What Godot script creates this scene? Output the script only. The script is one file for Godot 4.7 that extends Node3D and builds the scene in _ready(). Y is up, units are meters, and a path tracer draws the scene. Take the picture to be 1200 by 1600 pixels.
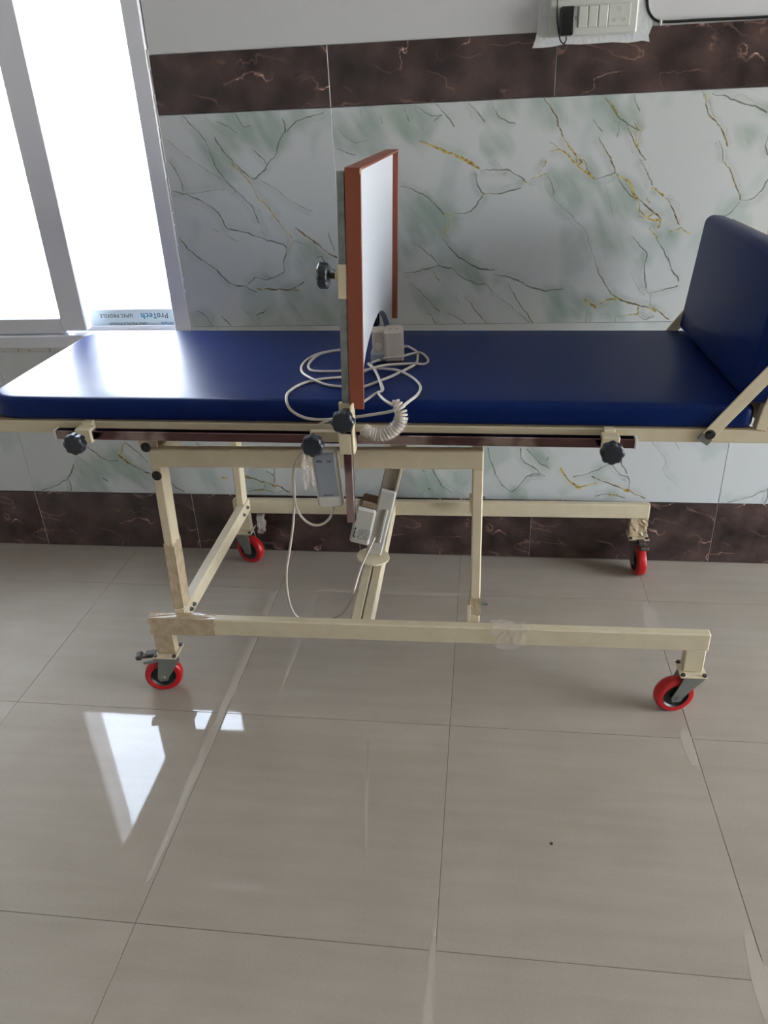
extends Node3D
# A hospital tilt table standing along a tiled wall beside a window.

const SKIRTING_TOP := 0.223      # top of the brown skirting tiles
const MARBLE_MID := 0.823        # joint between the two marble rows
const MARBLE_TOP := 1.423
const BORDER_TOP := 1.569
const WIN_L := -1.58
const WIN_R := -0.755
const WIN_B := 0.745
const WIN_T := 2.02
const ROOM_L := -2.7
const ROOM_R := 4.5
const ROOM_F := 8.0
const ROOM_H := 2.9

const VEINS_WINDOW_SIDE := [
	[0, 1.2, 0.772, 0.596, 0.802, 0.564, 0.828, 0.535, 0.843, 0.492, 0.855, 0.452, 0.882, 0.419, 0.917, 0.382, 0.945, 0.349, 0.958, 0.307],
	[1, 1.5, 0.713, 0.539, 0.76, 0.499, 0.812, 0.462, 0.873, 0.42, 0.905, 0.391],
	[0, 1.2, 0.712, 0.485, 0.733, 0.448, 0.743, 0.4],
	[0, 1.5, 0.709, 0.403, 0.75, 0.391, 0.806, 0.365, 0.834, 0.343, 0.852, 0.31, 0.863, 0.286],
	[1, 1.5, 0.742, 0.393, 0.802, 0.398, 0.871, 0.403],
	[1, 1, 0.833, 0.595, 0.871, 0.556, 0.915, 0.532],
	[0, 1, 0.87, 0.579, 0.902, 0.564, 0.926, 0.548],
	[0, 1, 0.922, 0.599, 0.946, 0.564, 0.963, 0.564],
	[0, 1.6, 1.059, 0.579, 1.065, 0.552, 1.045, 0.523, 1.033, 0.493, 1.003, 0.463, 0.99, 0.448, 0.955, 0.429, 0.915, 0.462, 0.888, 0.49, 0.855, 0.538],
	[0, 1.3, 1.064, 0.545, 1.101, 0.57, 1.136, 0.579, 1.178, 0.588],
	[0, 1.2, 0.965, 0.507, 0.988, 0.483, 1.005, 0.463],
	[2, 1.3, 0.89, 0.478, 0.921, 0.446, 0.945, 0.419, 0.966, 0.377, 0.994, 0.347, 1.013, 0.314],
	[1, 1.4, 0.972, 0.425, 1.014, 0.403, 1.055, 0.37, 1.097, 0.348, 1.122, 0.333],
	[4, 0.09, 0.953, 0.553],
	[4, 0.09, 0.889, 0.529],
	[4, 0.06, 1.032, 0.561],
	[4, 0.05, 1.111, 0.584],
	[0, 1.6, 0.861, 0.295, 0.918, 0.28, 0.975, 0.26, 1.032, 0.241, 1.032, 0.22, 1.022, 0.193, 1.022, 0.169, 0.997, 0.153, 0.971, 0.146],
	[0, 1.7, 0.709, 0.269, 0.732, 0.236, 0.776, 0.198, 0.808, 0.176, 0.834, 0.144, 0.853, 0.132, 0.897, 0.121, 0.926, 0.106],
	[0, 1.2, 0.898, 0.126, 0.932, 0.151, 0.961, 0.142, 0.974, 0.144],
	[2, 4.5, 0.928, 0.118, 0.942, 0.114],
	[3, 2.2, 0.953, 0.115, 1.008, 0.113, 1.038, 0.112, 1.08, 0.135],
	[3, 1.5, 1.038, 0.112, 1.06, 0.108],
	[1, 1.2, 0.948, 0.34, 0.961, 0.308, 0.971, 0.272],
	[2, 1.2, 1.002, 0.329, 1.028, 0.298, 1.053, 0.261, 1.045, 0.229],
	[3, 1.8, 1.068, 0.29, 1.116, 0.255, 1.154, 0.222, 1.187, 0.203],
	[0, 1, 1.166, 0.276, 1.181, 0.221],
	[1, 1.4, 1.053, 0.256, 1.1, 0.242],
	[4, 0.06, 1.107, 0.205],
	[0, 1.3, 1.121, 0.207, 1.141, 0.206, 1.147, 0.19, 1.182, 0.161],
	[0, 1.2, 0.721, 0.05, 0.746, 0.042, 0.763, 0.016, 0.772, 0.003],
	[0, 1.3, 0.803, 0.034, 0.832, 0.003],
	[1, 1.2, 0.871, 0.06, 0.897, 0.035, 0.924, 0.002],
	[0, 1.6, 0.951, 0.059, 0.944, 0.044, 0.917, 0.035],
	[4, 0.11, 1.077, 0.038],
	[4, 0.05, 0.737, 0.017],
	[1, 1.2, 0.812, 0.296, 0.835, 0.285],
	[1, 1.2, 0.853, 0.275, 0.89, 0.253],
]
const VEINS_UPPER := [
	[2, 3.6, 0.242, 0.508, 0.284, 0.491, 0.326, 0.474, 0.364, 0.458, 0.399, 0.436],
	[0, 1.2, 0.198, 0.598, 0.207, 0.571, 0.212, 0.557],
	[0, 1, 0.232, 0.598, 0.251, 0.582, 0.277, 0.568, 0.3, 0.57],
	[0, 1.2, 0.281, 0.598, 0.307, 0.575, 0.337, 0.539],
	[0, 1.3, 0.376, 0.595, 0.397, 0.576, 0.418, 0.549],
	[0, 2.2, 0.3, 0.57, 0.281, 0.554],
	[1, 1.6, 0.281, 0.554, 0.265, 0.535, 0.257, 0.521],
	[0, 1.4, 0.186, 0.395, 0.216, 0.385, 0.255, 0.365, 0.278, 0.346, 0.306, 0.316],
	[4, 0.11, 0.12, 0.554],
	[4, 0.09, 0.061, 0.539],
	[4, 0.08, 0.216, 0.55],
	[4, 0.06, 0.238, 0.34],
	[0, 1.3, 0.395, 0.426, 0.397, 0.401, 0.411, 0.375, 0.423, 0.366],
	[0, 1.3, 0.337, 0.318, 0.381, 0.321, 0.408, 0.35, 0.415, 0.364],
	[0, 1.2, 0.008, 0.499, 0.035, 0.488, 0.058, 0.481],
	[1, 1.2, 0.073, 0.532, 0.097, 0.555, 0.121, 0.577],
	[0, 1.3, 0.08, 0.589, 0.083, 0.576],
	[0, 1.6, 0.136, 0.57, 0.14, 0.556],
	[1, 2, 0.008, 0.551, 0.056, 0.511, 0.099, 0.517],
	[2, 2.5, 0.307, 0.318, 0.328, 0.314],
	[2, 2, 0.319, 0.311, 0.321, 0.292, 0.311, 0.27, 0.309, 0.255],
	[0, 1.8, 0.303, 0.251, 0.323, 0.224, 0.351, 0.196, 0.376, 0.183, 0.412, 0.163, 0.453, 0.16],
	[0, 1.2, 0.329, 0.166, 0.36, 0.14, 0.397, 0.123, 0.429, 0.119],
	[0, 1.5, 0.453, 0.146, 0.494, 0.138, 0.527, 0.127, 0.56, 0.108, 0.609, 0.096, 0.656, 0.101],
	[0, 1.4, 0.187, 0.155, 0.212, 0.157, 0.261, 0.166, 0.294, 0.171, 0.327, 0.167],
	[0, 1.5, 0.429, 0.119, 0.45, 0.096],
	[1, 1.5, 0.45, 0.096, 0.497, 0.057, 0.539, 0.023, 0.586, -0.02],
	[3, 1, 0.495, 0.118, 0.521, 0.073, 0.551, 0.031, 0.586, -0.02],
	[0, 1, 0.21, 0.242, 0.25, 0.217, 0.278, 0.193, 0.294, 0.173],
	[2, 2, 0.269, 0.162, 0.294, 0.129],
	[0, 1.2, 0.368, 0.083, 0.398, 0.045, 0.432, 0.003, 0.441, -0.02],
	[1, 1.2, 0.339, 0.1, 0.352, 0.059],
	[0, 1, 0.314, 0.038, 0.356, 0.012, 0.394, -0.022],
	[0, 1, 0.207, 0.129, 0.235, 0.1, 0.281, 0.049, 0.293, 0.039],
	[0, 1.6, 0.251, 0.035, 0.268, 0.026, 0.28, 0.001, 0.303, -0.021],
	[0, 3, 0.279, 0.051, 0.287, 0.046],
	[4, 0.06, 0.263, 0.305],
	[4, 0.055, 0.299, 0.293],
	[4, 0.055, 0.36, 0.164],
	[4, 0.045, 0.409, 0.135],
	[4, 0.03, 0.462, 0.13],
	[4, 0.06, 0.281, 0.068],
	[4, 0.06, 0.652, 0.05],
	[4, 0.05, 0.193, 0.219],
	[2, 4, 0.39, 0.445, 0.406, 0.434],
	[0, 1.3, 0.409, 0.429, 0.459, 0.427, 0.482, 0.428, 0.517, 0.408, 0.532, 0.396],
	[2, 4.5, 0.529, 0.396, 0.537, 0.392],
	[2, 1.2, 0.54, 0.398, 0.562, 0.406, 0.588, 0.414],
	[0, 1.4, 0.398, 0.422, 0.398, 0.397, 0.414, 0.371],
	[2, 3, 0.414, 0.368, 0.428, 0.368],
	[0, 1.5, 0.43, 0.368, 0.468, 0.368, 0.507, 0.378, 0.522, 0.378],
	[0, 1.4, 0.414, 0.36, 0.392, 0.328],
	[0, 1.2, 0.436, 0.596, 0.442, 0.578, 0.459, 0.556, 0.5, 0.542],
	[1, 1.3, 0.436, 0.456, 0.455, 0.448, 0.467, 0.43],
	[2, 1.5, 0.569, 0.416, 0.585, 0.437, 0.588, 0.447],
	[0, 1, 0.588, 0.416, 0.609, 0.383, 0.614, 0.358],
	[1, 1.2, 0.585, 0.402, 0.595, 0.369, 0.631, 0.332, 0.672, 0.297],
	[3, 1.8, 0.574, 0.597, 0.602, 0.561, 0.615, 0.531],
	[3, 3.2, 0.615, 0.531, 0.627, 0.504],
	[2, 2.6, 0.627, 0.504, 0.647, 0.479, 0.665, 0.458],
	[2, 5.5, 0.669, 0.455, 0.682, 0.441, 0.673, 0.434],
	[3, 1.2, 0.665, 0.458, 0.669, 0.434],
	[3, 1.5, 0.687, 0.447, 0.704, 0.415, 0.716, 0.398],
	[2, 2.2, 0.596, 0.471, 0.63, 0.47, 0.665, 0.438, 0.697, 0.412, 0.72, 0.397],
	[3, 1.2, 0.597, 0.491, 0.622, 0.473],
	[0, 1.3, 0.72, 0.397, 0.753, 0.402, 0.774, 0.413],
	[3, 1.5, 0.723, 0.497, 0.748, 0.462, 0.765, 0.434, 0.774, 0.413],
	[0, 1.1, 0.704, 0.544, 0.732, 0.513],
	[0, 1, 0.773, 0.535, 0.771, 0.498],
	[2, 2.2, 0.73, 0.595, 0.752, 0.572, 0.772, 0.548],
	[0, 1.5, 0.73, 0.592, 0.756, 0.562, 0.78, 0.538, 0.806, 0.524, 0.827, 0.513],
	[2, 3.5, 0.782, 0.406, 0.818, 0.38, 0.828, 0.355, 0.844, 0.341],
	[0, 1.2, 0.774, 0.413, 0.805, 0.367, 0.837, 0.337],
	[1, 1.2, 0.743, 0.39, 0.761, 0.354, 0.777, 0.303],
	[4, 0.06, 0.565, 0.569],
	[4, 0.07, 0.658, 0.378],
	[4, 0.05, 0.748, 0.536],
	[4, 0.06, 0.708, 0.583],
	[4, 0.06, 0.803, 0.345],
	[4, 0.04, 0.454, 0.49],
	[4, 0.05, 0.473, 0.58],
	[1, 1.2, 0.632, 0.332, 0.673, 0.294, 0.708, 0.261, 0.72, 0.226, 0.737, 0.184],
	[0, 1.3, 0.737, 0.184, 0.758, 0.138, 0.792, 0.087],
	[0, 1.5, 0.792, 0.087, 0.824, 0.066, 0.866, 0.052, 0.907, 0.041],
	[2, 5.5, 0.718, 0.071, 0.738, 0.057, 0.755, 0.046],
	[2, 3, 0.758, 0.053, 0.781, 0.065, 0.817, 0.069],
	[3, 2, 0.792, 0.085, 0.821, 0.066, 0.845, 0.059, 0.893, 0.044],
	[2, 5.5, 0.904, 0.041, 0.914, 0.037, 0.928, 0.029],
	[3, 1.6, 0.913, 0.048, 0.938, 0.027, 0.968, 0.006],
	[0, 1.4, 0.906, 0.078, 0.909, 0.048],
	[0, 1.3, 0.905, 0.085, 0.94, 0.093, 0.981, 0.105],
	[0, 1.3, 0.891, 0.092, 0.906, 0.078],
	[0, 1.3, 0.835, 0.247, 0.86, 0.22, 0.882, 0.197, 0.88, 0.171, 0.883, 0.135, 0.892, 0.095],
	[1, 1.2, 0.831, 0.255, 0.831, 0.28],
	[1, 1.2, 0.843, 0.143, 0.867, 0.102, 0.889, 0.078],
	[0, 1.5, 0.903, 0.238, 0.927, 0.202, 0.951, 0.16, 0.98, 0.117],
	[2, 3, 0.881, 0.263, 0.896, 0.247, 0.905, 0.235],
	[2, 2.5, 0.85, 0.311, 0.878, 0.288, 0.907, 0.284, 0.906, 0.263],
	[2, 2, 0.846, 0.295, 0.874, 0.295, 0.889, 0.303],
	[3, 1.5, 0.889, 0.302, 0.906, 0.291],
	[0, 1.3, 0.93, 0.323, 0.946, 0.299, 0.962, 0.271],
	[2, 2, 0.93, 0.253, 0.948, 0.257, 0.966, 0.264],
	[2, 2.5, 0.966, 0.264, 0.994, 0.245],
	[2, 2.5, 0.842, 0.023, 0.875, 0.026, 0.876, 0.045],
	[0, 1.2, 0.875, 0.024, 0.899, 0.006, 0.923, 0.02],
	[0, 1.2, 0.73, 0.029, 0.728, 0.001, 0.747, -0.02],
	[1, 1.2, 0.767, 0.029, 0.815, 0.018, 0.842, 0.023],
	[0, 1.2, 0.812, 0.014, 0.812, -0.019],
	[4, 0.045, 0.715, 0.037],
	[4, 0.05, 0.691, 0.047],
	[4, 0.05, 0.953, 0.243],
	[4, 0.03, 0.869, 0.175],
	[4, 0.05, 0.806, 0.042],
	[4, 0.07, 0.775, 0.235],
	[0, 1.2, 0.807, 0.596, 0.81, 0.578, 0.823, 0.557],
	[2, 2.5, 0.81, 0.533, 0.822, 0.517, 0.833, 0.509],
	[2, 2, 0.812, 0.518, 0.818, 0.496, 0.827, 0.471],
	[2, 1.5, 0.828, 0.505, 0.827, 0.471],
	[3, 1.3, 0.795, 0.528, 0.811, 0.493, 0.831, 0.465, 0.851, 0.439],
	[0, 1.2, 0.837, 0.439, 0.857, 0.413, 0.878, 0.374],
	[2, 4, 0.876, 0.366, 0.886, 0.367, 0.909, 0.347],
	[3, 1.5, 0.916, 0.34, 0.936, 0.317, 0.959, 0.276],
	[2, 3, 0.866, 0.345, 0.875, 0.328],
	[3, 1.8, 0.837, 0.349, 0.864, 0.325, 0.894, 0.301, 0.909, 0.287],
	[2, 2.5, 0.852, 0.309, 0.878, 0.288, 0.91, 0.284],
	[2, 2, 0.841, 0.343, 0.849, 0.306],
	[3, 1.5, 0.973, 0.597, 0.987, 0.582, 0.991, 0.565, 1.002, 0.54, 1.023, 0.522, 1.043, 0.497, 1.057, 0.466],
	[2, 3, 0.979, 0.588, 0.987, 0.576],
	[0, 1.2, 1.036, 0.479, 1.049, 0.451, 1.053, 0.432],
	[3, 1.4, 1.053, 0.432, 1.077, 0.403, 1.096, 0.367, 1.114, 0.331],
	[2, 2, 1.066, 0.416, 1.078, 0.4],
	[0, 1.5, 1, 0.589, 1.036, 0.582, 1.073, 0.567, 1.113, 0.555, 1.145, 0.541],
	[4, 0.03, 1.142, 0.549],
	[0, 2, 1.155, 0.49, 1.156, 0.462, 1.165, 0.44],
	[0, 1.4, 1.114, 0.33, 1.145, 0.334, 1.162, 0.352, 1.176, 0.381],
	[0, 1.4, 1.115, 0.326, 1.091, 0.299, 1.058, 0.275],
	[1, 1.2, 1.092, 0.492, 1.115, 0.47],
	[4, 0.05, 0.78, 0.54],
	[4, 0.04, 1.103, 0.482],
]
const VEINS_LOWER := [
	[0, 1.2, 0.231, 0.108, 0.239, 0.1],
	[0, 1.8, 0.263, 0.109, 0.294, 0.052],
	[0, 1, 0.294, 0.052, 0.329, 0.022],
	[1, 1.2, 0.238, 0.091, 0.262, 0.038, 0.283, 0.009],
	[1, 1, 0.314, 0.052, 0.373, 0.011],
	[0, 2, 0.25, 0.038, 0.254, 0.034],
	[1, 1.5, 0.221, 0.015, 0.252, 0.036],
	[1, 1, 0.341, 0.101, 0.357, 0.062, 0.381, 0.071],
	[4, 0.06, 0.266, 0.038],
	[4, 0.08, 0.21, 0.046],
	[4, 0.05, 0.361, 0.075],
	[0, 1.3, 0.445, 0.192, 0.455, 0.15, 0.474, 0.099, 0.503, 0.051, 0.531, 0.032],
	[0, 1.3, 0.531, 0.032, 0.553, 0.052, 0.575, 0.087, 0.616, 0.101, 0.636, 0.091],
	[0, 1.5, 0.553, 0.193, 0.554, 0.164, 0.573, 0.137, 0.6, 0.122, 0.618, 0.101],
	[0, 1.2, 0.574, 0.189, 0.598, 0.16, 0.618, 0.139, 0.654, 0.119],
	[4, 0.05, 0.598, 0.16],
	[4, 0.03, 0.551, 0.021],
	[0, 1.2, 0.644, 0.161, 0.637, 0.148],
	[0, 1.3, 0.159, 0.105, 0.137, 0.056, 0.139, 0.025],
	[1, 1.2, 0.033, 0.018, 0.057, 0.03],
	[2, 3.4, 0.687, 0.118, 0.715, 0.078, 0.75, 0.05],
	[2, 2.5, 0.75, 0.05, 0.803, 0.071],
	[3, 1.6, 0.786, 0.091, 0.854, 0.064, 0.906, 0.044, 0.967, 0.012],
	[2, 5, 0.743, 0.052, 0.755, 0.047],
	[2, 5, 0.898, 0.046, 0.913, 0.042],
	[0, 1.2, 0.729, 0.09, 0.785, 0.108, 0.84, 0.137],
	[0, 1.3, 0.839, 0.145, 0.879, 0.101, 0.905, 0.089, 0.911, 0.048],
	[0, 2.2, 0.87, 0.153, 0.899, 0.105],
	[0, 1.2, 0.807, 0.021, 0.857, 0.029, 0.902, 0.015],
	[2, 2, 0.85, 0.026, 0.878, 0.03],
	[1, 1.2, 0.964, 0.216, 1.012, 0.159, 1.014, 0.115, 1.059, 0.067],
	[1, 1.3, 1.036, 0.217, 1.053, 0.19],
	[4, 0.04, 0.704, 0.036],
	[4, 0.05, 0.632, 0.142],
	[4, 0.03, 0.857, 0.027],
	[0, 1, 0.619, 0.097, 0.583, 0.088],
]
const VEINS_LOWER_WINDOW_SIDE := [
	[3, 1.5, 0.248, 0.181, 0.279, 0.151, 0.303, 0.132, 0.326, 0.125],
	[0, 1.3, 0.326, 0.127, 0.35, 0.128],
	[2, 4, 0.361, 0.152, 0.372, 0.138, 0.387, 0.118],
	[2, 2, 0.385, 0.192, 0.373, 0.167, 0.361, 0.152],
	[3, 1.8, 0.356, 0.152, 0.383, 0.123, 0.421, 0.099, 0.46, 0.079],
	[0, 1.4, 0.389, 0.199, 0.425, 0.168, 0.463, 0.122],
	[1, 1.3, 0.335, 0.186, 0.351, 0.152],
	[0, 2, 0.178, 0.11, 0.166, 0.085, 0.145, 0.059],
	[1, 1.5, 0.196, 0.126, 0.177, 0.108],
	[0, 1.2, 0.145, 0.059, 0.093, 0.027, 0.027, 0.005],
	[0, 1.3, 0.144, 0.054, 0.149, 0.023, 0.142, 0.005],
	[0, 2, 0.278, 0.061, 0.294, 0.046],
	[1, 1.5, 0.257, 0.056, 0.27, 0.025, 0.28, 0.007],
	[1, 1.5, 0.2, 0.141, 0.249, 0.106, 0.31, 0.077],
	[1, 1.2, 0.385, 0.063, 0.408, 0.038, 0.437, 0.01],
	[4, 0.06, 0.335, 0.103],
	[4, 0.07, 0.271, 0.117],
	[4, 0.06, 0.367, 0.073],
	[4, 0.05, 0.412, 0.053],
	[4, 0.06, 0.224, 0.04],
	[0, 1.4, 0.53, 0.048, 0.55, 0.025, 0.576, 0.01],
	[4, 0.07, 0.669, 0.057],
	[4, 0.05, 0.702, 0.028],
	[2, 4, 0.722, 0.068, 0.74, 0.066],
	[2, 3, 0.797, 0.07, 0.824, 0.067],
	[3, 1.8, 0.798, 0.079, 0.829, 0.068, 0.855, 0.058, 0.882, 0.051, 0.909, 0.042],
	[2, 5, 0.904, 0.041, 0.915, 0.039],
	[3, 1.6, 0.918, 0.042, 0.965, 0.013],
	[0, 1.3, 0.887, 0.096, 0.91, 0.079, 0.911, 0.047],
	[0, 1.2, 0.918, 0.106, 0.913, 0.081],
	[2, 2, 0.877, 0.046, 0.865, 0.023, 0.837, 0.021],
	[0, 1.3, 0.813, 0.015, 0.837, 0.023, 0.874, 0.023, 0.905, 0.011],
	[1, 1.3, 0.915, 0.014, 0.939, 0.022],
	[0, 1.5, 0.65, 0.199, 0.662, 0.192],
]

var M := {}
var count := {}

# ---------------------------------------------------------------- helpers
func numbered(called: String) -> String:
	var n: int = count.get(called, 0)
	count[called] = n + 1
	return called if n == 0 else "%s_%03d" % [called, n]

func thing(called: String, label: String, category: String, at := Vector3.ZERO, group := "") -> Node3D:
	var o := Node3D.new()
	o.name = numbered(called)
	add_child(o)
	o.position = at
	o.set_meta("label", label)
	o.set_meta("category", category)
	if group:
		o.set_meta("group", group)
	return o

func structure(called: String, label: String, category: String, at := Vector3.ZERO) -> Node3D:
	var o := thing(called, label, category, at)
	o.set_meta("kind", "structure")
	return o

func obj(called: String, mesh: Mesh, m: Material, parent: Node3D, xf := Transform3D()) -> MeshInstance3D:
	var o := MeshInstance3D.new()
	o.name = called
	o.mesh = mesh
	o.material_override = m
	parent.add_child(o, true)
	o.transform = xf
	return o

func at(v: Vector3) -> Transform3D:
	return Transform3D(Basis(), v)

func start(smooth := false) -> SurfaceTool:
	var st := SurfaceTool.new()
	st.begin(Mesh.PRIMITIVE_TRIANGLES)
	st.set_smooth_group(0 if smooth else -1)
	return st

func done(st: SurfaceTool) -> ArrayMesh:
	st.generate_normals()
	return st.commit()

# a triangle whose outside looks away from c
func tri(st: SurfaceTool, a: Vector3, b: Vector3, d: Vector3, c: Vector3) -> void:
	var n := (b - a).cross(d - a)
	if n.dot(a + b + d - 3.0 * c) < 0.0:
		st.add_vertex(a); st.add_vertex(b); st.add_vertex(d)
	else:
		st.add_vertex(a); st.add_vertex(d); st.add_vertex(b)

func quad(st: SurfaceTool, a: Vector3, b: Vector3, d: Vector3, e: Vector3, c: Vector3) -> void:
	tri(st, a, b, d, c)
	tri(st, a, d, e, c)

# chamfered box added to st, centred on o
func add_box(st: SurfaceTool, size: Vector3, bev := 0.002, o := Vector3.ZERO, turn := Basis()) -> void:
	var h := size / 2.0
	var b := minf(bev, minf(h.x, minf(h.y, h.z)) * 0.9)
	var p := {}
	for sx in [-1, 1]:
		for sy in [-1, 1]:
			for sz in [-1, 1]:
				var s := Vector3(sx, sy, sz)
				p[[sx, sy, sz]] = [o + turn * (s * Vector3(h.x, h.y - b, h.z - b)), o + turn * (s * Vector3(h.x - b, h.y, h.z - b)), o + turn * (s * Vector3(h.x - b, h.y - b, h.z))]
	for s in [-1, 1]:
		quad(st, p[[s, -1, -1]][0], p[[s, 1, -1]][0], p[[s, 1, 1]][0], p[[s, -1, 1]][0], o)
		quad(st, p[[-1, s, -1]][1], p[[1, s, -1]][1], p[[1, s, 1]][1], p[[-1, s, 1]][1], o)
		quad(st, p[[-1, -1, s]][2], p[[1, -1, s]][2], p[[1, 1, s]][2], p[[-1, 1, s]][2], o)
	for s in [-1, 1]:
		for t in [-1, 1]:
			quad(st, p[[s, t, -1]][0], p[[s, t, 1]][0], p[[s, t, 1]][1], p[[s, t, -1]][1], o)
			quad(st, p[[s, -1, t]][0], p[[s, 1, t]][0], p[[s, 1, t]][2], p[[s, -1, t]][2], o)
			quad(st, p[[-1, s, t]][1], p[[1, s, t]][1], p[[1, s, t]][2], p[[-1, s, t]][2], o)
	for k in p:
		tri(st, p[k][0], p[k][1], p[k][2], o)

func box(size: Vector3, bev := 0.002) -> ArrayMesh:
	var st := start()
	add_box(st, size, bev)
	return done(st)

# a box given by its two corners
func span(called: String, lo: Vector3, hi: Vector3, m: Material, parent: Node3D, bev := 0.002, xf := Transform3D()) -> MeshInstance3D:
	return obj(called, box(hi - lo, bev), m, parent, xf * at((lo + hi) / 2.0))

# a bar of rectangular section between two points; up gives the direction of its second side
func bar(a: Vector3, b: Vector3, w: float, d: float, side: Vector3, bev := 0.002) -> ArrayMesh:
	var st := start()
	add_bar(st, a, b, w, d, side, bev)
	return done(st)

func add_bar(st: SurfaceTool, a: Vector3, b: Vector3, w: float, d: float, side: Vector3, bev := 0.002) -> void:
	var y := (b - a).normalized()
	var z := (side - y * side.dot(y)).normalized()
	add_box(st, Vector3(w, a.distance_to(b), d), bev, (a + b) / 2.0, Basis(y.cross(z), y, z))

func loft(loops: Array, c: Vector3, smooth := true, capped := true, st: SurfaceTool = null) -> SurfaceTool:
	if st == null:
		st = start(smooth)
	for i in loops.size() - 1:
		var a: PackedVector3Array = loops[i]
		var b: PackedVector3Array = loops[i + 1]
		for j in a.size():
			var k := (j + 1) % a.size()
			quad(st, a[j], a[k], b[k], b[j], c)
	if capped:
		for l in [loops[0], loops[-1]]:
			var mid := Vector3.ZERO
			for v in l:
				mid += v
			mid /= l.size()
			for j in l.size():
				tri(st, l[j], l[(j + 1) % l.size()], mid, c)
	return st

# outline of a rectangle with round corners in the xz plane
func round_rect(hx: float, hz: float, r: float, y: float, inset: float, n := 8, foot := 0.0) -> PackedVector3Array:
	var out := PackedVector3Array()
	for q in 4:
		var rr := maxf((foot if foot > 0.0 and (q == 0 or q == 3) else r) - inset, 0.0015)
		var cx := hx - inset - rr
		var cz := hz - inset - rr
		var o := Vector2([1, -1, -1, 1][q] * cx, [1, 1, -1, -1][q] * cz)
		for i in n + 1:
			var a := (q + float(i) / n) * PI / 2.0
			out.append(Vector3(o.x + cos(a) * rr, y, o.y + sin(a) * rr))
	return out

# padded block: round corners in plan, rolled edges at top and bottom, a faint crown
func cushion(size: Vector3, corner: float, edge: float, crown := 0.0, foot := 0.0) -> ArrayMesh:
	var loops := []
	var h := size.y / 2.0
	var e2 := edge * 0.5
	for i in 5:
		var a := i / 4.0 * PI / 2.0
		loops.append(round_rect(size.x / 2.0, size.z / 2.0, corner, -h + e2 - e2 * cos(a), e2 * (1.0 - sin(a)), 8, foot))
	for i in 8:
		var a := i / 7.0 * PI / 2.0
		loops.append(round_rect(size.x / 2.0, size.z / 2.0, corner, h - edge + edge * sin(a), edge * (1.0 - cos(a)), 8, foot))
	for k in ([0.06, 0.14, 0.22] if minf(size.x, size.z) > 0.5 else []):
		var ins: float = minf(edge + k, minf(size.x, size.z) * 0.45)
		loops.append(round_rect(size.x / 2.0, size.z / 2.0, maxf(corner, ins + 0.01), h + crown * minf(1.0, k / 0.2), ins))
	return done(loft(loops, Vector3.ZERO))

func smooth_path(pts: Array, steps := 6, closed := false) -> PackedVector3Array:
	var out := PackedVector3Array()
	var n := pts.size()
	for i in (n if closed else n - 1):
		var p0: Vector3 = pts[posmod(i - 1, n)] if closed else pts[maxi(i - 1, 0)]
		var p1: Vector3 = pts[i]
		var p2: Vector3 = pts[(i + 1) % n]
		var p3: Vector3 = pts[(i + 2) % n] if closed else pts[mini(i + 2, n - 1)]
		for k in steps:
			var t := float(k) / steps
			out.append(0.5 * (2.0 * p1 + (p2 - p0) * t + (2.0 * p0 - 5.0 * p1 + 4.0 * p2 - p3) * t * t + (3.0 * p1 - p0 - 3.0 * p2 + p3) * t * t * t))
	if not closed:
		out.append(pts[-1])
	return out

func add_tube(st: SurfaceTool, path: PackedVector3Array, radii, n := 8) -> void:
	var side := Vector3.UP
	var rings := []
	for i in path.size():
		var d := (path[mini(i + 1, path.size() - 1)] - path[maxi(i - 1, 0)]).normalized()
		if absf(d.dot(side)) > 0.98 and i == 0:
			side = Vector3.RIGHT
		side = (side - d * d.dot(side)).normalized()
		var up := d.cross(side)
		var r: float = radii[i] if radii is Array else radii
		var ring := PackedVector3Array()
		for k in n:
			var a := TAU * k / n
			ring.append(path[i] + (side * cos(a) + up * sin(a)) * r)
		rings.append(ring)
	for i in path.size() - 1:
		for k in n:
			var j := (k + 1) % n
			quad(st, rings[i][k], rings[i][j], rings[i + 1][j], rings[i + 1][k], (path[i] + path[i + 1]) / 2.0)
	for e in [0, path.size() - 1]:
		var inner: Vector3 = path[1] if e == 0 else path[e - 1]
		for k in n:
			tri(st, rings[e][k], rings[e][(k + 1) % n], path[e], inner)

func tube(pts: Array, r: float, steps := 6, n := 8) -> ArrayMesh:
	var st := start(true)
	add_tube(st, smooth_path(pts, steps), r, n)
	return done(st)

# profile of (radius, height), bottom to top on the outside, turned about y
func lathe(profile: Array, n := 32, smooth := false) -> ArrayMesh:
	var st := start(smooth)
	for i in profile.size() - 1:
		var p: Vector2 = profile[i]
		var q: Vector2 = profile[i + 1]
		for k in n:
			var a := TAU * k / n
			var b := TAU * (k + 1) / n
			var u := Vector3(cos(a), 0, sin(a))
			var v := Vector3(cos(b), 0, sin(b))
			var A := u * p.x + Vector3.UP * p.y
			var B := u * q.x + Vector3.UP * q.y
			var C := v * q.x + Vector3.UP * q.y
			var D := v * p.x + Vector3.UP * p.y
			for t in [[A, B, C], [A, C, D]]:
				if (t[1] - t[0]).cross(t[2] - t[0]).length() > 1e-12:
					st.add_vertex(t[0]); st.add_vertex(t[2]); st.add_vertex(t[1])
	return done(st)

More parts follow.
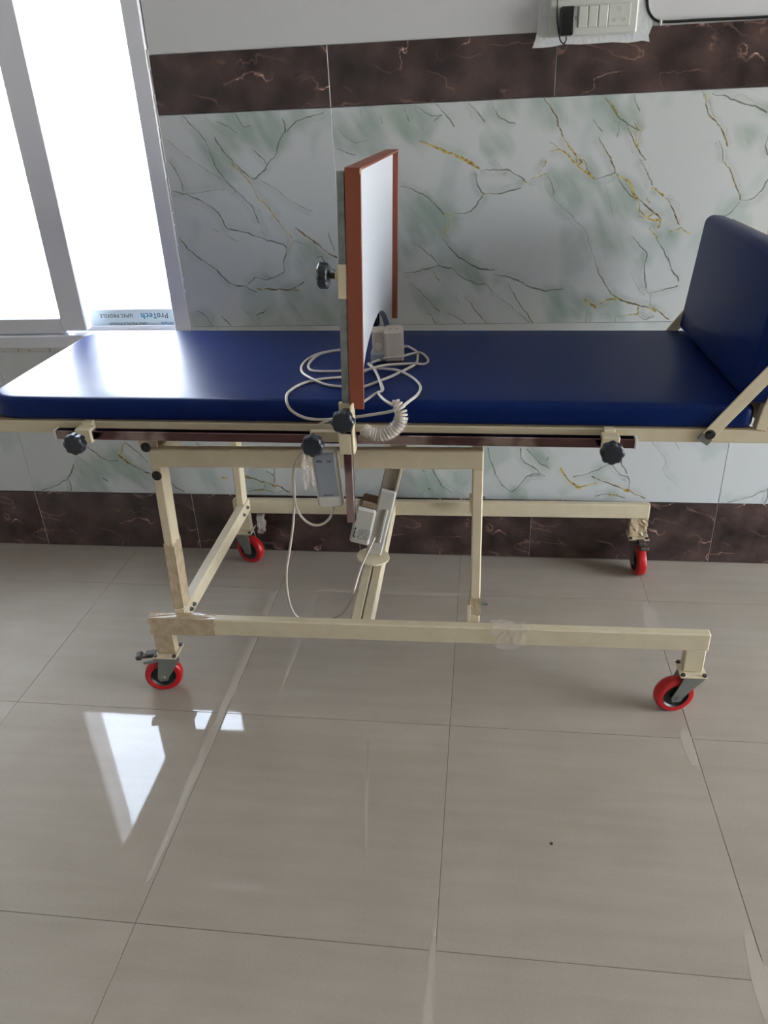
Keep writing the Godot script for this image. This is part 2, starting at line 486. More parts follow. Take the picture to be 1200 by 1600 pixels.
# flat polygon (xy) given a thickness along z from z0 to z1; uv = (position - origin) / scale, v downwards
func prism(poly: PackedVector2Array, z0: float, z1: float, origin := Vector2.ZERO, scale := Vector2.ONE, bev := 0.0) -> ArrayMesh:
	var st := start()
	var area := 0.0
	for i in poly.size():
		area += poly[i].cross(poly[(i + 1) % poly.size()])
	if area < 0:
		poly.reverse()
	var put := func(v: Vector3):
		st.set_uv(Vector2((v.x - origin.x) / scale.x, 1.0 - (v.y - origin.y) / scale.y))
		st.add_vertex(v)
	var face := poly
	if bev > 0.0:
		var shrunk := Geometry2D.offset_polygon(poly, -bev, Geometry2D.JOIN_MITER)
		if shrunk.size() == 1 and shrunk[0].size() == poly.size():
			face = shrunk[0]
			var best := 0
			for i in face.size():
				if face[i].distance_to(poly[0]) < face[best].distance_to(poly[0]):
					best = i
			var turned := PackedVector2Array()
			for i in face.size():
				turned.append(face[(i + best) % face.size()])
			face = turned
		else:
			bev = 0.0
	var ids := Geometry2D.triangulate_polygon(face)
	for i in range(0, ids.size(), 3):
		var a := face[ids[i]]
		var b := face[ids[i + 1]]
		var c := face[ids[i + 2]]
		if (b - a).cross(c - a) < 0:
			var t := b
			b = c
			c = t
		for v in [a, c, b]:
			put.call(Vector3(v.x, v.y, z1))
		for v in [a, b, c]:
			put.call(Vector3(v.x, v.y, z0))
	var zs := z1 - bev
	for i in poly.size():
		var j := (i + 1) % poly.size()
		var rows := [[poly[i], poly[j], z0, poly[i], poly[j], zs]]
		if bev > 0.0:
			rows.append([poly[i], poly[j], zs, face[i], face[j], z1])
		for r in rows:
			var a := Vector3(r[0].x, r[0].y, r[2])
			var b := Vector3(r[1].x, r[1].y, r[2])
			var c := Vector3(r[4].x, r[4].y, r[5])
			var d := Vector3(r[3].x, r[3].y, r[5])
			for v in [a, c, b, a, d, c]:
				put.call(v)
	return done(st)

func rect(x0: float, y0: float, x1: float, y1: float) -> PackedVector2Array:
	return PackedVector2Array([Vector2(x0, y0), Vector2(x1, y0), Vector2(x1, y1), Vector2(x0, y1)])

# ---------------------------------------------------------------- materials
func mat(called: String, c: Color, rough := 0.5, metal := 0.0, spec := 0.5) -> StandardMaterial3D:
	var m := StandardMaterial3D.new()
	m.resource_name = called
	m.albedo_color = c
	m.roughness = rough
	m.metallic = metal
	m.metallic_specular = spec
	m.cull_mode = BaseMaterial3D.CULL_DISABLED
	M[called] = m
	return m

func noise(seed_: int, freq: float, octaves := 3, kind := FastNoiseLite.TYPE_SIMPLEX_SMOOTH) -> FastNoiseLite:
	var f := FastNoiseLite.new()
	f.seed = seed_
	f.frequency = freq
	f.noise_type = kind
	f.fractal_octaves = octaves
	f.fractal_type = FastNoiseLite.FRACTAL_FBM if octaves > 1 else FastNoiseLite.FRACTAL_NONE
	return f

func bumpy(m: StandardMaterial3D, freq: float, height_cm: float, scale: float, seed_ := 1) -> void:
	var t := NoiseTexture2D.new()
	t.width = 256
	t.height = 256
	t.seamless = true
	t.noise = noise(seed_, freq, 3)
	m.heightmap_enabled = true
	m.heightmap_texture = t
	m.heightmap_scale = height_cm
	m.uv1_triplanar = true
	m.uv1_scale = Vector3.ONE * scale

# speckled colour for paint, metal and plastic: mixes two colours by noise
func mottled(m: StandardMaterial3D, a: Color, b: Color, freq: float, scale: float, seed_ := 3, lo := 0.3, hi := 0.7) -> void:
	var g := Gradient.new()
	g.set_offset(0, lo)
	g.set_color(0, a)
	g.set_offset(1, hi)
	g.set_color(1, b)
	var t := NoiseTexture2D.new()
	t.width = 256
	t.height = 256
	t.seamless = true
	t.noise = noise(seed_, freq, 4)
	t.color_ramp = g
	m.albedo_color = Color.WHITE
	m.albedo_texture = t
	m.uv1_triplanar = true
	m.uv1_scale = Vector3.ONE * scale

func to_texture(w: int, h: int, r: PackedFloat32Array, g: PackedFloat32Array, b: PackedFloat32Array) -> ImageTexture:
	var bytes := PackedByteArray()
	bytes.resize(w * h * 3)
	for i in w * h:
		bytes[i * 3] = int(clampf(r[i], 0, 1) * 255.0)
		bytes[i * 3 + 1] = int(clampf(g[i], 0, 1) * 255.0)
		bytes[i * 3 + 2] = int(clampf(b[i], 0, 1) * 255.0)
	return ImageTexture.create_from_image(Image.create_from_data(w, h, false, Image.FORMAT_RGB8, bytes))

# the print of a 1.2 x 0.6 m marble tile: white ground, grey-green clouds, dark and golden veins
func marble(seed_: int, veins: Array) -> ImageTexture:
	var w := 1024
	var h := 512
	var k := w / 1.2
	var r := PackedFloat32Array()
	var g := PackedFloat32Array()
	var b := PackedFloat32Array()
	r.resize(w * h); g.resize(w * h); b.resize(w * h)
	var broad := noise(seed_, 0.0035, 4)
	var fine := noise(seed_ + 7, 0.016, 3)
	for y in h:
		for x in w:
			var v := broad.get_noise_2d(x, y * 0.8 + x * 0.35)
			var c := smoothstep(0.12, 0.5, v) * 0.45 + fine.get_noise_2d(x, y) * 0.035
			var i := y * w + x
			r[i] = 0.815 - c * 0.17
			g[i] = 0.825 - c * 0.115
			b[i] = 0.820 - c * 0.135
	var ink := [Vector3(0.38, 0.40, 0.34), Vector3(0.58, 0.61, 0.58), Vector3(0.69, 0.60, 0.34), Vector3(0.43, 0.35, 0.22)]
	var force := [0.85, 0.5, 0.95, 0.9]
	for pass_ in 2:
		for v in veins:
			if (v[0] == 4) != (pass_ == 0):
				continue
			if v[0] == 4:
				var cx: float = v[2] * k
				var cy: float = h - v[3] * k
				var rad: float = v[1] * k * 1.25
				for y in range(maxi(0, int(cy - rad)), mini(h, int(cy + rad))):
					for x in range(maxi(0, int(cx - rad)), mini(w, int(cx + rad))):
						var d := Vector2(x - cx, y - cy).length() / rad + fine.get_noise_2d(x * 0.5 - y * 0.3, y * 0.25) * 0.7
						var q := (1.0 - smoothstep(0.1, 1.0, d)) * (0.46 + 0.35 * fine.get_noise_2d(x * 1.2 - y * 0.8, y * 0.4 + x * 0.3))
						var i := y * w + x
						r[i] = lerpf(r[i], 0.585, q)
						g[i] = lerpf(g[i], 0.65, q)
						b[i] = lerpf(b[i], 0.605, q)
				continue
			var col: Vector3 = ink[v[0]]
			var pts := []
			for i in range(2, v.size(), 2):
				pts.append(Vector3(v[i] * k, h - v[i + 1] * k, 0))
			var path := smooth_path(pts, 8)
			var along := 0.0
			# soft grey-green staining along one side of the vein, and a thin side strand
			if path.size() > 9:
				var wide := 11.0 + 4.0 * fine.get_noise_1d(pts[0].x)
				var left := 1.0 if fine.get_noise_2d(pts[0].x, pts[0].y) > 0.0 else -1.0
				for i in path.size() - 1:
					var dir := (path[i + 1] - path[i]).normalized()
					var steps := maxi(1, int(path[i].distance_to(path[i + 1]) / 4.0))
					for s in steps:
						var p := path[i].lerp(path[i + 1], float(s) / steps)
						var o := p + Vector3(-dir.y, dir.x, 0) * left * wide * 0.75
						for y in range(maxi(0, int(o.y - wide)), mini(h, int(o.y + wide))):
							for x in range(maxi(0, int(o.x - wide)), mini(w, int(o.x + wide))):
								if (Vector2(x - p.x, y - p.y)).dot(Vector2(-dir.y, dir.x)) * left < 0.0:
									continue
								var q := maxf(0.0, 1.0 - Vector2(x - o.x, y - o.y).length() / wide) * 0.055
								var j := y * w + x
								r[j] = lerpf(r[j], 0.58, q)
								g[j] = lerpf(g[j], 0.62, q)
								b[j] = lerpf(b[j], 0.59, q)
						for t in 4:
							var u := p + dir * t + Vector3(-dir.y, dir.x, 0) * left * (5.0 + 22.0 * fine.get_noise_2d(p.x * 0.7 + 50.0, p.y * 0.7))
							if u.x < 0 or u.y < 0 or u.x >= w or u.y >= h or fine.get_noise_2d(u.x, u.y + 300.0) < 0.0:
								continue
							var j := int(u.y) * w + int(u.x)
							r[j] = lerpf(r[j], col.x, 0.3)
							g[j] = lerpf(g[j], col.y, 0.3)
							b[j] = lerpf(b[j], col.z, 0.3)
			for i in path.size() - 1:
				var a := path[i]
				var e := path[i + 1]
				var n := maxi(1, int(a.distance_to(e) / 0.7))
				for s in n:
					along += 0.7
					var p := a.lerp(e, float(s) / n)
					p += Vector3(fine.get_noise_2d(p.x * 2.0, p.y * 2.0), fine.get_noise_2d(p.x * 2.0 + 400.0, p.y * 2.0), 0) * 3.0
					var rad: float = v[1] * 0.62 * (1.0 + 1.0 * fine.get_noise_1d(along * 1.5 + seed_ * 13.0)) + 0.3
					var str: float = force[v[0]] * (0.75 + 0.5 * fine.get_noise_1d(along * 1.7 + 900.0))
					for y in range(maxi(0, int(p.y - rad - 1)), mini(h, int(p.y + rad + 2))):
						for x in range(maxi(0, int(p.x - rad - 1)), mini(w, int(p.x + rad + 2))):
							var q := clampf(rad + 0.6 - Vector2(x - p.x, y - p.y).length(), 0, 1) * str * 0.55
							var j := y * w + x
							var shade := 0.0
							if v[0] >= 2:
								shade = fine.get_noise_2d(x * 5.0, y * 5.0) * 0.3
							r[j] = lerpf(r[j], col.x + shade, q)
							g[j] = lerpf(g[j], col.y + shade, q)
							b[j] = lerpf(b[j], col.z + shade * 0.7, q)
	return to_texture(w, h, r, g, b)

# the print of the dark brown border tiles: clouded ground with broken pale veins
func brown_marble(seed_: int) -> ImageTexture:
	var w := 768
	var h := 320
	var r := PackedFloat32Array()
	var g := PackedFloat32Array()
	var b := PackedFloat32Array()
	r.resize(w * h); g.resize(w * h); b.resize(w * h)
	var broad := noise(seed_, 0.006, 4)
	var vein := noise(seed_ + 3, 0.0022, 3)
	var warp := noise(seed_ + 5, 0.012, 3)
	var where := noise(seed_ + 9, 0.004, 2)
	var grain := noise(seed_ + 11, 0.09, 2)
	for y in h:
		for x in w:
			var bend := warp.get_noise_2d(x, y) * 26.0
			var c := broad.get_noise_2d(x, y) * 0.11 + grain.get_noise_2d(x, y) * 0.012
			var a := 1.0 - absf(vein.get_noise_2d(x * 0.9 + y * 0.7 + bend, y * 1.1 - bend)) * 34.0
			var e := 1.0 - absf(vein.get_noise_2d(x * 0.8 - y * 1.2 + bend + 900.0, y * 1.6 + bend)) * 26.0
			var on := where.get_noise_2d(x, y)
			var q := maxf(0.0, a) * smoothstep(-0.1, 0.3, on) * 0.40 + maxf(0.0, e) * smoothstep(-0.15, 0.3, -on) * 0.30
			var white := maxf(0.0, a - 0.3) * smoothstep(0.08, 0.34, on) * smoothstep(0.05, 0.4, grain.get_noise_2d(x * 0.5, y * 1.6))
			var i := y * w + x
			r[i] = 0.250 + c * 1.25 + q * 0.80 + white * 0.75
			g[i] = 0.200 + c + q * 0.60 + white * 0.7
			b[i] = 0.192 + c * 0.9 + q * 0.52 + white * 0.68
	return to_texture(w, h, r, g, b)

# polished floor tile: warm grey with faint streaks along one side
func floor_print(seed_: int) -> ImageTexture:
	var w := 384
	var h := 384
	var r := PackedFloat32Array()
	var g := PackedFloat32Array()
	var b := PackedFloat32Array()
	r.resize(w * h); g.resize(w * h); b.resize(w * h)
	var streak := noise(seed_, 0.02, 3)
	var cloud := noise(seed_ + 2, 0.005, 3)
	var grain := noise(seed_ + 4, 0.25, 2)
	for y in h:
		for x in w:
			var c := streak.get_noise_2d(x * 0.16, y * 1.6) * 0.016 + cloud.get_noise_2d(x, y) * 0.02 + grain.get_noise_2d(x, y) * 0.014
			var i := y * w + x
			r[i] = 0.645 + c
			g[i] = 0.605 + c
			b[i] = 0.558 + c
	return to_texture(w, h, r, g, b)

func make_materials() -> void:
	var m: StandardMaterial3D
	m = mat("plaster", Color(0.84, 0.84, 0.84), 0.7, 0.0, 0.4)
	bumpy(m, 0.03, 0.08, 1.5, 5)
	mat("ceiling paint", Color(0.88, 0.88, 0.87), 0.8)
	mat("putty", Color(0.86, 0.87, 0.87), 0.85)
	bumpy(M["putty"], 0.05, 0.10, 5.0, 6)
	mat("grout", Color(0.80, 0.79, 0.76), 0.9)
	mat("floor grout", Color(0.40, 0.37, 0.34), 0.8)
	for i in 4:
		m = mat("marble %d" % i, Color.WHITE, 0.09, 0.0, 0.5)
		m.albedo_texture = marble(21 + i * 10, [VEINS_WINDOW_SIDE, VEINS_UPPER, VEINS_LOWER_WINDOW_SIDE, VEINS_LOWER][i])
	for i in 3:
		m = mat("brown marble %d" % i, Color.WHITE, 0.12, 0.0, 0.5)
		m.albedo_texture = brown_marble(60 + i * 17)
	for i in 3:
		m = mat("floor tile %d" % i, Color.WHITE, 0.035, 0.0, 0.34)
		m.albedo_texture = floor_print(90 + i * 5)
	m = mat("cement smear", Color(0.91, 0.86, 0.80, 0.36), 0.28, 0.0, 0.34)
	m.transparency = BaseMaterial3D.TRANSPARENCY_ALPHA
	mat("upvc", Color(0.92, 0.92, 0.94), 0.3)
	mat("film", Color(0.80, 0.86, 0.88), 0.25)
	mat("film blue", Color(0.10, 0.42, 0.58), 0.4)
	mat("film grey", Color(0.34, 0.37, 0.40), 0.4)
	m = mat("glass", Color(1, 1, 1, 0.04), 0.0)
	m.transparency = BaseMaterial3D.TRANSPARENCY_ALPHA
	m = mat("vinyl", Color(0.04, 0.115, 0.30), 0.34, 0.0, 0.21)
	bumpy(m, 0.12, 0.012, 9.0, 8)
	m = mat("cream paint", Color(0.80, 0.77, 0.66), 0.35)
	mottled(m, Color(0.830, 0.775, 0.655), Color(0.850, 0.800, 0.685), 0.02, 3.0, 4, 0.2, 0.8)
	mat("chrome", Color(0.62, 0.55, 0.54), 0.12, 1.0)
	mottled(M["chrome"], Color(0.38, 0.29, 0.295), Color(0.64, 0.57, 0.56), 0.012, 1.2, 12, 0.55, 0.68)  # dark maroon stands for reddish reflections painted into the metal, partly for film
	mat("zinc", Color(0.60, 0.62, 0.60), 0.38, 0.85)
	mottled(M["zinc"], Color(0.58, 0.60, 0.59), Color(0.67, 0.69, 0.67), 0.03, 4.0, 9, 0.2, 0.8)
	mat("steel", Color(0.55, 0.56, 0.54), 0.4, 0.8)
	mat("dark bolt", Color(0.20, 0.20, 0.19), 0.5, 0.4)
	mat("knob black", Color(0.12, 0.135, 0.165), 0.38)
	mat("brake brown", Color(0.22, 0.18, 0.16), 0.5)
	mat("red tread", Color(0.66, 0.065, 0.09), 0.34)
	mat("wheel hub", Color(0.055, 0.06, 0.07), 0.45)
	mat("white laminate", Color(0.86, 0.875, 0.90), 0.35)
	mat("brown edge", Color(0.50, 0.255, 0.175), 0.4)
	mat("raw edge", Color(0.80, 0.66, 0.52), 0.6)
	mat("cable", Color(0.80, 0.765, 0.71), 0.45)
	mat("plug plastic", Color(0.80, 0.765, 0.72), 0.4)
	mat("remote shell", Color(0.86, 0.85, 0.81), 0.4)
	mat("remote face", Color(0.56, 0.58, 0.61), 0.4)
	mat("dark print", Color(0.13, 0.14, 0.16), 0.6)
	mat("drive grey", Color(0.66, 0.63, 0.58), 0.4)
	mat("motor grey", Color(0.76, 0.745, 0.71), 0.5)
	mat("switch white", Color(0.82, 0.83, 0.80), 0.35)
	mat("black plastic", Color(0.045, 0.05, 0.06), 0.35)
	m = mat("clear wrap", Color(0.90, 0.86, 0.82, 0.32), 0.26, 0.0, 0.6)
	m.transparency = BaseMaterial3D.TRANSPARENCY_ALPHA
	m = mat("packing tape", Color(0.63, 0.53, 0.42), 0.16, 0.0, 0.6)
	mottled(m, Color(0.70, 0.62, 0.50), Color(0.76, 0.69, 0.58), 0.03, 4.0, 15, 0.2, 0.8)
	mat("sheet board", Color(0.52, 0.45, 0.36), 0.7)

# ---------------------------------------------------------------- the room
func marble_tile(poly: PackedVector2Array, origin: Vector2, m: String, parent: Node3D) -> void:
	obj("marble_tile", prism(poly, -0.009, 0.0, origin, Vector2(1.2, 0.6), 0.0006), M[m], parent)

func build_wall_back() -> void:
	var w := structure("wall_back", "white wall with pale veined marble tiles between brown tile bands", "wall")
	var deep := -0.16
	# masonry round the window opening
	span("masonry", Vector3(ROOM_L, 0, deep), Vector3(WIN_L, ROOM_H, -0.0095), M["plaster"], w, 0.0005)
	span("masonry", Vector3(WIN_R, 0, deep), Vector3(ROOM_R, BORDER_TOP, -0.0095), M["plaster"], w, 0.0005)
	span("masonry", Vector3(WIN_L, 0, deep), Vector3(WIN_R, WIN_B, -0.0095), M["plaster"], w, 0.0005)
	span("masonry", Vector3(WIN_L, WIN_T, deep), Vector3(WIN_R, ROOM_H, -0.004), M["plaster"], w, 0.0005)
	span("plaster", Vector3(WIN_R, BORDER_TOP, deep), Vector3(ROOM_R, ROOM_H, -0.003), M["plaster"], w, 0.0015)
	span("plaster", Vector3(ROOM_L, BORDER_TOP, -0.0095), Vector3(WIN_L, ROOM_H, -0.003), M["plaster"], w, 0.0015)
	# marble rows: 1.2 x 0.6 m tiles
	var g := 0.0006
	var lo := SKIRTING_TOP + 0.001
	for k in 6:
		var x0 := -2.657 + 1.2 * k
		var a := maxf(x0, ROOM_L) + g
		var b := minf(x0 + 1.2, ROOM_R) - g
		var low := "marble %d" % [3, 2, 3, 2, 3, 2][k]
		var top := "marble %d" % [1, 0, 1, 0, 1, 0][k]
		var lp := rect(a, lo, b, MARBLE_MID - g)
		if k == 0:
			lp = PackedVector2Array([Vector2(a, lo), Vector2(b, lo), Vector2(b, WIN_B), Vector2(WIN_L, WIN_B), Vector2(WIN_L, MARBLE_MID - g), Vector2(a, MARBLE_MID - g)])
			marble_tile(rect(a, MARBLE_MID + g, WIN_L, MARBLE_TOP - 0.001), Vector2(x0, MARBLE_MID), top, w)
		elif k == 1:
			lp = PackedVector2Array([Vector2(a, lo), Vector2(b, lo), Vector2(b, MARBLE_MID - g), Vector2(WIN_R, MARBLE_MID - g), Vector2(WIN_R, WIN_B), Vector2(a, WIN_B)])
			marble_tile(rect(WIN_R, MARBLE_MID + g, b, MARBLE_TOP - 0.001), Vector2(x0, MARBLE_MID), top, w)
		else:
			marble_tile(rect(a, MARBLE_MID + g, b, MARBLE_TOP - 0.001), Vector2(x0, MARBLE_MID), top, w)
		marble_tile(lp, Vector2(x0, SKIRTING_TOP), low, w)
	# brown bands: 0.6 m tiles
	var st := start()
	for k in 12:
		var x0 := -2.657 + 0.6 * k
		var a := maxf(x0, ROOM_L) + 0.001
		var b := minf(x0 + 0.6, ROOM_R) - 0.001
		var m: Material = M["brown marble %d" % (k * 2 % 3)]
		obj("skirting_tile", prism(rect(a, 0.001, b, SKIRTING_TOP - 0.001), -0.009, 0.002, Vector2(x0, -0.02), Vector2(0.6, 0.25), 0.0008), m, w)
		add_box(st, Vector3(0.0022, SKIRTING_TOP - 0.002, 0.008), 0.0003, Vector3(x0, SKIRTING_TOP / 2.0, -0.003))
		m = M["brown marble %d" % ((k * 2 + 1) % 3)]
		if k == 3:
			a = WIN_R + 0.004
		if b < WIN_L or a > WIN_R:
			obj("border_tile", prism(rect(a, MARBLE_TOP + 0.001, b, BORDER_TOP), -0.009, 0.002, Vector2(x0, MARBLE_TOP - 0.05), Vector2(0.6, 0.25), 0.0008), m, w)
			if a > WIN_R + 0.05:
				add_box(st, Vector3(0.0022, BORDER_TOP - MARBLE_TOP, 0.008), 0.0003, Vector3(x0, (BORDER_TOP + MARBLE_TOP) / 2.0, -0.003))
	obj("grout", done(st), M["grout"], w)
	# the raw tile edge beside the window, packed with grout, and the cement lip under the window
	var rng := RandomNumberGenerator.new()
	rng.seed = 4
	st = start()
	var y := WIN_B
	while y < BORDER_TOP:
		var h := rng.randf_range(0.025, 0.06)
		add_box(st, Vector3(0.006, h, 0.010), 0.0015, Vector3(WIN_R - 0.0015, minf(y + h / 2.0, BORDER_TOP), -0.003 + rng.randf_range(-0.0015, 0.0005)))
		y += h + rng.randf_range(0.0, 0.006)
	obj("cement_edge", done(st), M["grout"], w)
	st = start()
	var x := WIN_L
	while x < WIN_R:
		var l := rng.randf_range(0.03, 0.08)
		add_box(st, Vector3(l, rng.randf_range(0.012, 0.018), 0.012), 0.003, Vector3(x + l / 2.0, WIN_B + 0.006, -0.004))
		x += l
	obj("cement_lip", done(st), M["grout"], w)

func build_floor() -> void:
	var f := structure("floor", "glossy warm grey floor of large square tiles with thin joints", "floor")
	span("bed", Vector3(ROOM_L, -0.12, -0.02), Vector3(ROOM_R, -0.0008, ROOM_F), M["floor grout"], f, 0.0005)
	var g := 0.0007
	var meshes := {}
	var n := 0
	for i in 13:
		for j in 14:
			var a := maxf(0.1042 - 3.0 + 0.6 * i, ROOM_L)
			var b := minf(0.1042 - 2.4 + 0.6 * i, ROOM_R)
			var c := maxf(0.2501 - 0.6 + 0.6 * j, 0.003)
			var d := minf(0.2501 + 0.6 * j, ROOM_F)
			if b - a < 0.02 or d - c < 0.02:
				continue
			var w := snappedf(b - a, 0.0001) - 2.0 * g
			var l := snappedf(d - c, 0.0001) - 2.0 * g
			var key := [w, l]
			if not meshes.has(key):
				meshes[key] = prism(rect(-w / 2.0, -l / 2.0, w / 2.0, l / 2.0), -0.0008, 0.0, Vector2(-w / 2.0, -l / 2.0), Vector2(0.6, 0.6), 0.0004)
			n += 1
			var xf := Transform3D(Basis(Vector3.RIGHT, -PI / 2.0), Vector3((a + b) / 2.0, 0.0, (c + d) / 2.0))
			obj("floor_tile", meshes[key], M["floor tile %d" % ((i * 2 + j) % 3)], f, xf)
	# cement smeared over some joints when they were filled
	var rng := RandomNumberGenerator.new()
	rng.seed = 11
	for s in [[-0.496, 0.25, -0.496, 1.36, 0.026, -0.012], [-0.42, 0.2501, 0.17, 0.2501, 0.022, 0.0],
			[0.7042, 0.27, 0.7042, 0.42, 0.05, -0.01], [0.7042, 0.82, 0.7042, 0.94, 0.03, -0.014], [0.7042, 1.36, 0.7042, 1.62, 0.034, -0.012], [0.1042, 1.42, 0.1042, 1.75, 0.02, -0.006], [0.1042, 0.1, 0.1042, 0.2, 0.008, 0.0], [-1.096, 0.02, -1.096, 0.35, 0.008, 0.0], [-0.36, 0.3, -0.37, 0.78, 0.012, 0.0], [-0.1, 0.92, -0.06, 1.25, 0.006, 0.0]]:
		var p0 := Vector2(s[0], s[1])
		var p1 := Vector2(s[2], s[3])
		var d := (p1 - p0).normalized()
		var nrm := Vector2(-d.y, d.x)
		var poly := PackedVector2Array()
		var steps := maxi(5, int(p0.distance_to(p1) / 0.035))
		for side in [1, -1]:
			for k in steps + 1:
				var t := float(k) / steps if side > 0 else 1.0 - float(k) / steps
				var wide: float = s[4] * 0.5 * (0.15 + 0.85 * pow(sin(PI * clampf(t, 0.02, 0.98)), 0.4)) * rng.randf_range(0.6, 1.2)
				var q: Vector2 = p0.lerp(p1, t) + nrm * (side * wide - s[5])
				poly.append(Vector2(q.x, -q.y))
		obj("cement_smear", prism(poly, 0.0001, 0.0004), M["cement smear"], f, Transform3D(Basis(Vector3.RIGHT, -PI / 2.0), Vector3.ZERO))
	obj("floor_chip", box(Vector3(0.006, 0.0012, 0.007), 0.0005), M["dark print"], f, at(Vector3(0.338, 0.0012, 1.19)))

func glazed_opening(called: String, label: String, frame_at: Transform3D, w: float, h: float, panes: int) -> void:
	var o := structure(called, label, "door")
	o.transform = frame_at
	var t := 0.06
	for s in [-1, 1]:
		span("jamb", Vector3(s * w / 2.0 - (t if s > 0 else 0.0), 0, -0.05), Vector3(s * w / 2.0 + (0.0 if s > 0 else t), h, 0.03), M["upvc"], o)
	span("head", Vector3(-w / 2.0 + t, h - t, -0.05), Vector3(w / 2.0 - t, h, 0.03), M["upvc"], o)
	span("sill", Vector3(-w / 2.0 + t, 0, -0.05), Vector3(w / 2.0 - t, t, 0.03), M["upvc"], o)
	var each := (w - 2.0 * t) / panes
	for k in panes:
		var x := -w / 2.0 + t + each * k
		if k:
			span("mullion", Vector3(x - 0.03, t, -0.04), Vector3(x + 0.03, h - t, 0.02), M["upvc"], o)
		obj("pane", box(Vector3(each - 0.06, h - 2.0 * t, 0.005), 0.0005), M["glass"], o, at(Vector3(x + each / 2.0, h / 2.0, -0.01)))

func build_shell() -> void:
	var c := structure("ceiling", "plain white ceiling", "ceiling")
	span("slab", Vector3(ROOM_L - 0.2, ROOM_H, -0.2), Vector3(ROOM_R + 0.2, ROOM_H + 0.15, ROOM_F + 0.2), M["ceiling paint"], c)
	var l := structure("wall_left", "plain white side wall", "wall")
	span("plaster", Vector3(ROOM_L - 0.16, -0.12, -0.16), Vector3(ROOM_L, ROOM_H, ROOM_F + 0.16), M["plaster"], l)
	# right wall with a glazed door that lights the room from the side
	var r := structure("wall_right", "plain white side wall round a glazed door", "wall")
	var z0 := 0.25
	var z1 := 2.35
	var y0 := 0.04
	var y1 := 2.1
	span("plaster", Vector3(ROOM_R, -0.12, -0.16), Vector3(ROOM_R + 0.16, ROOM_H, z0), M["plaster"], r)
	span("plaster", Vector3(ROOM_R, -0.12, z1), Vector3(ROOM_R + 0.16, ROOM_H, ROOM_F + 0.16), M["plaster"], r)
	span("plaster", Vector3(ROOM_R, -0.12, z0), Vector3(ROOM_R + 0.16, y0, z1), M["plaster"], r)
	span("plaster", Vector3(ROOM_R, y1, z0), Vector3(ROOM_R + 0.16, ROOM_H, z1), M["plaster"], r)
	glazed_opening("door_1", "wide white-framed glazed door in the side wall", Transform3D(Basis(Vector3.UP, -PI / 2.0), Vector3(ROOM_R + 0.08, y0, (z0 + z1) / 2.0)), z1 - z0, y1 - y0, 2)
	var f := structure("wall_front", "plain white wall opposite the marble", "wall")
	span("plaster", Vector3(ROOM_L, -0.12, ROOM_F), Vector3(ROOM_R, ROOM_H, ROOM_F + 0.16), M["plaster"], f)

func words(text: String, size: float, m: Material, parent: Node3D, xf: Transform3D) -> void:
	var t := TextMesh.new()
	var font := SystemFont.new()
	font.font_names = PackedStringArray(["Droid Sans"])
	font.font_weight = 700
	t.font = font
	t.text = text
	t.font_size = 32
	t.pixel_size = size / 32.0
	t.depth = 0.0004
	obj("print", t, m, parent, xf)

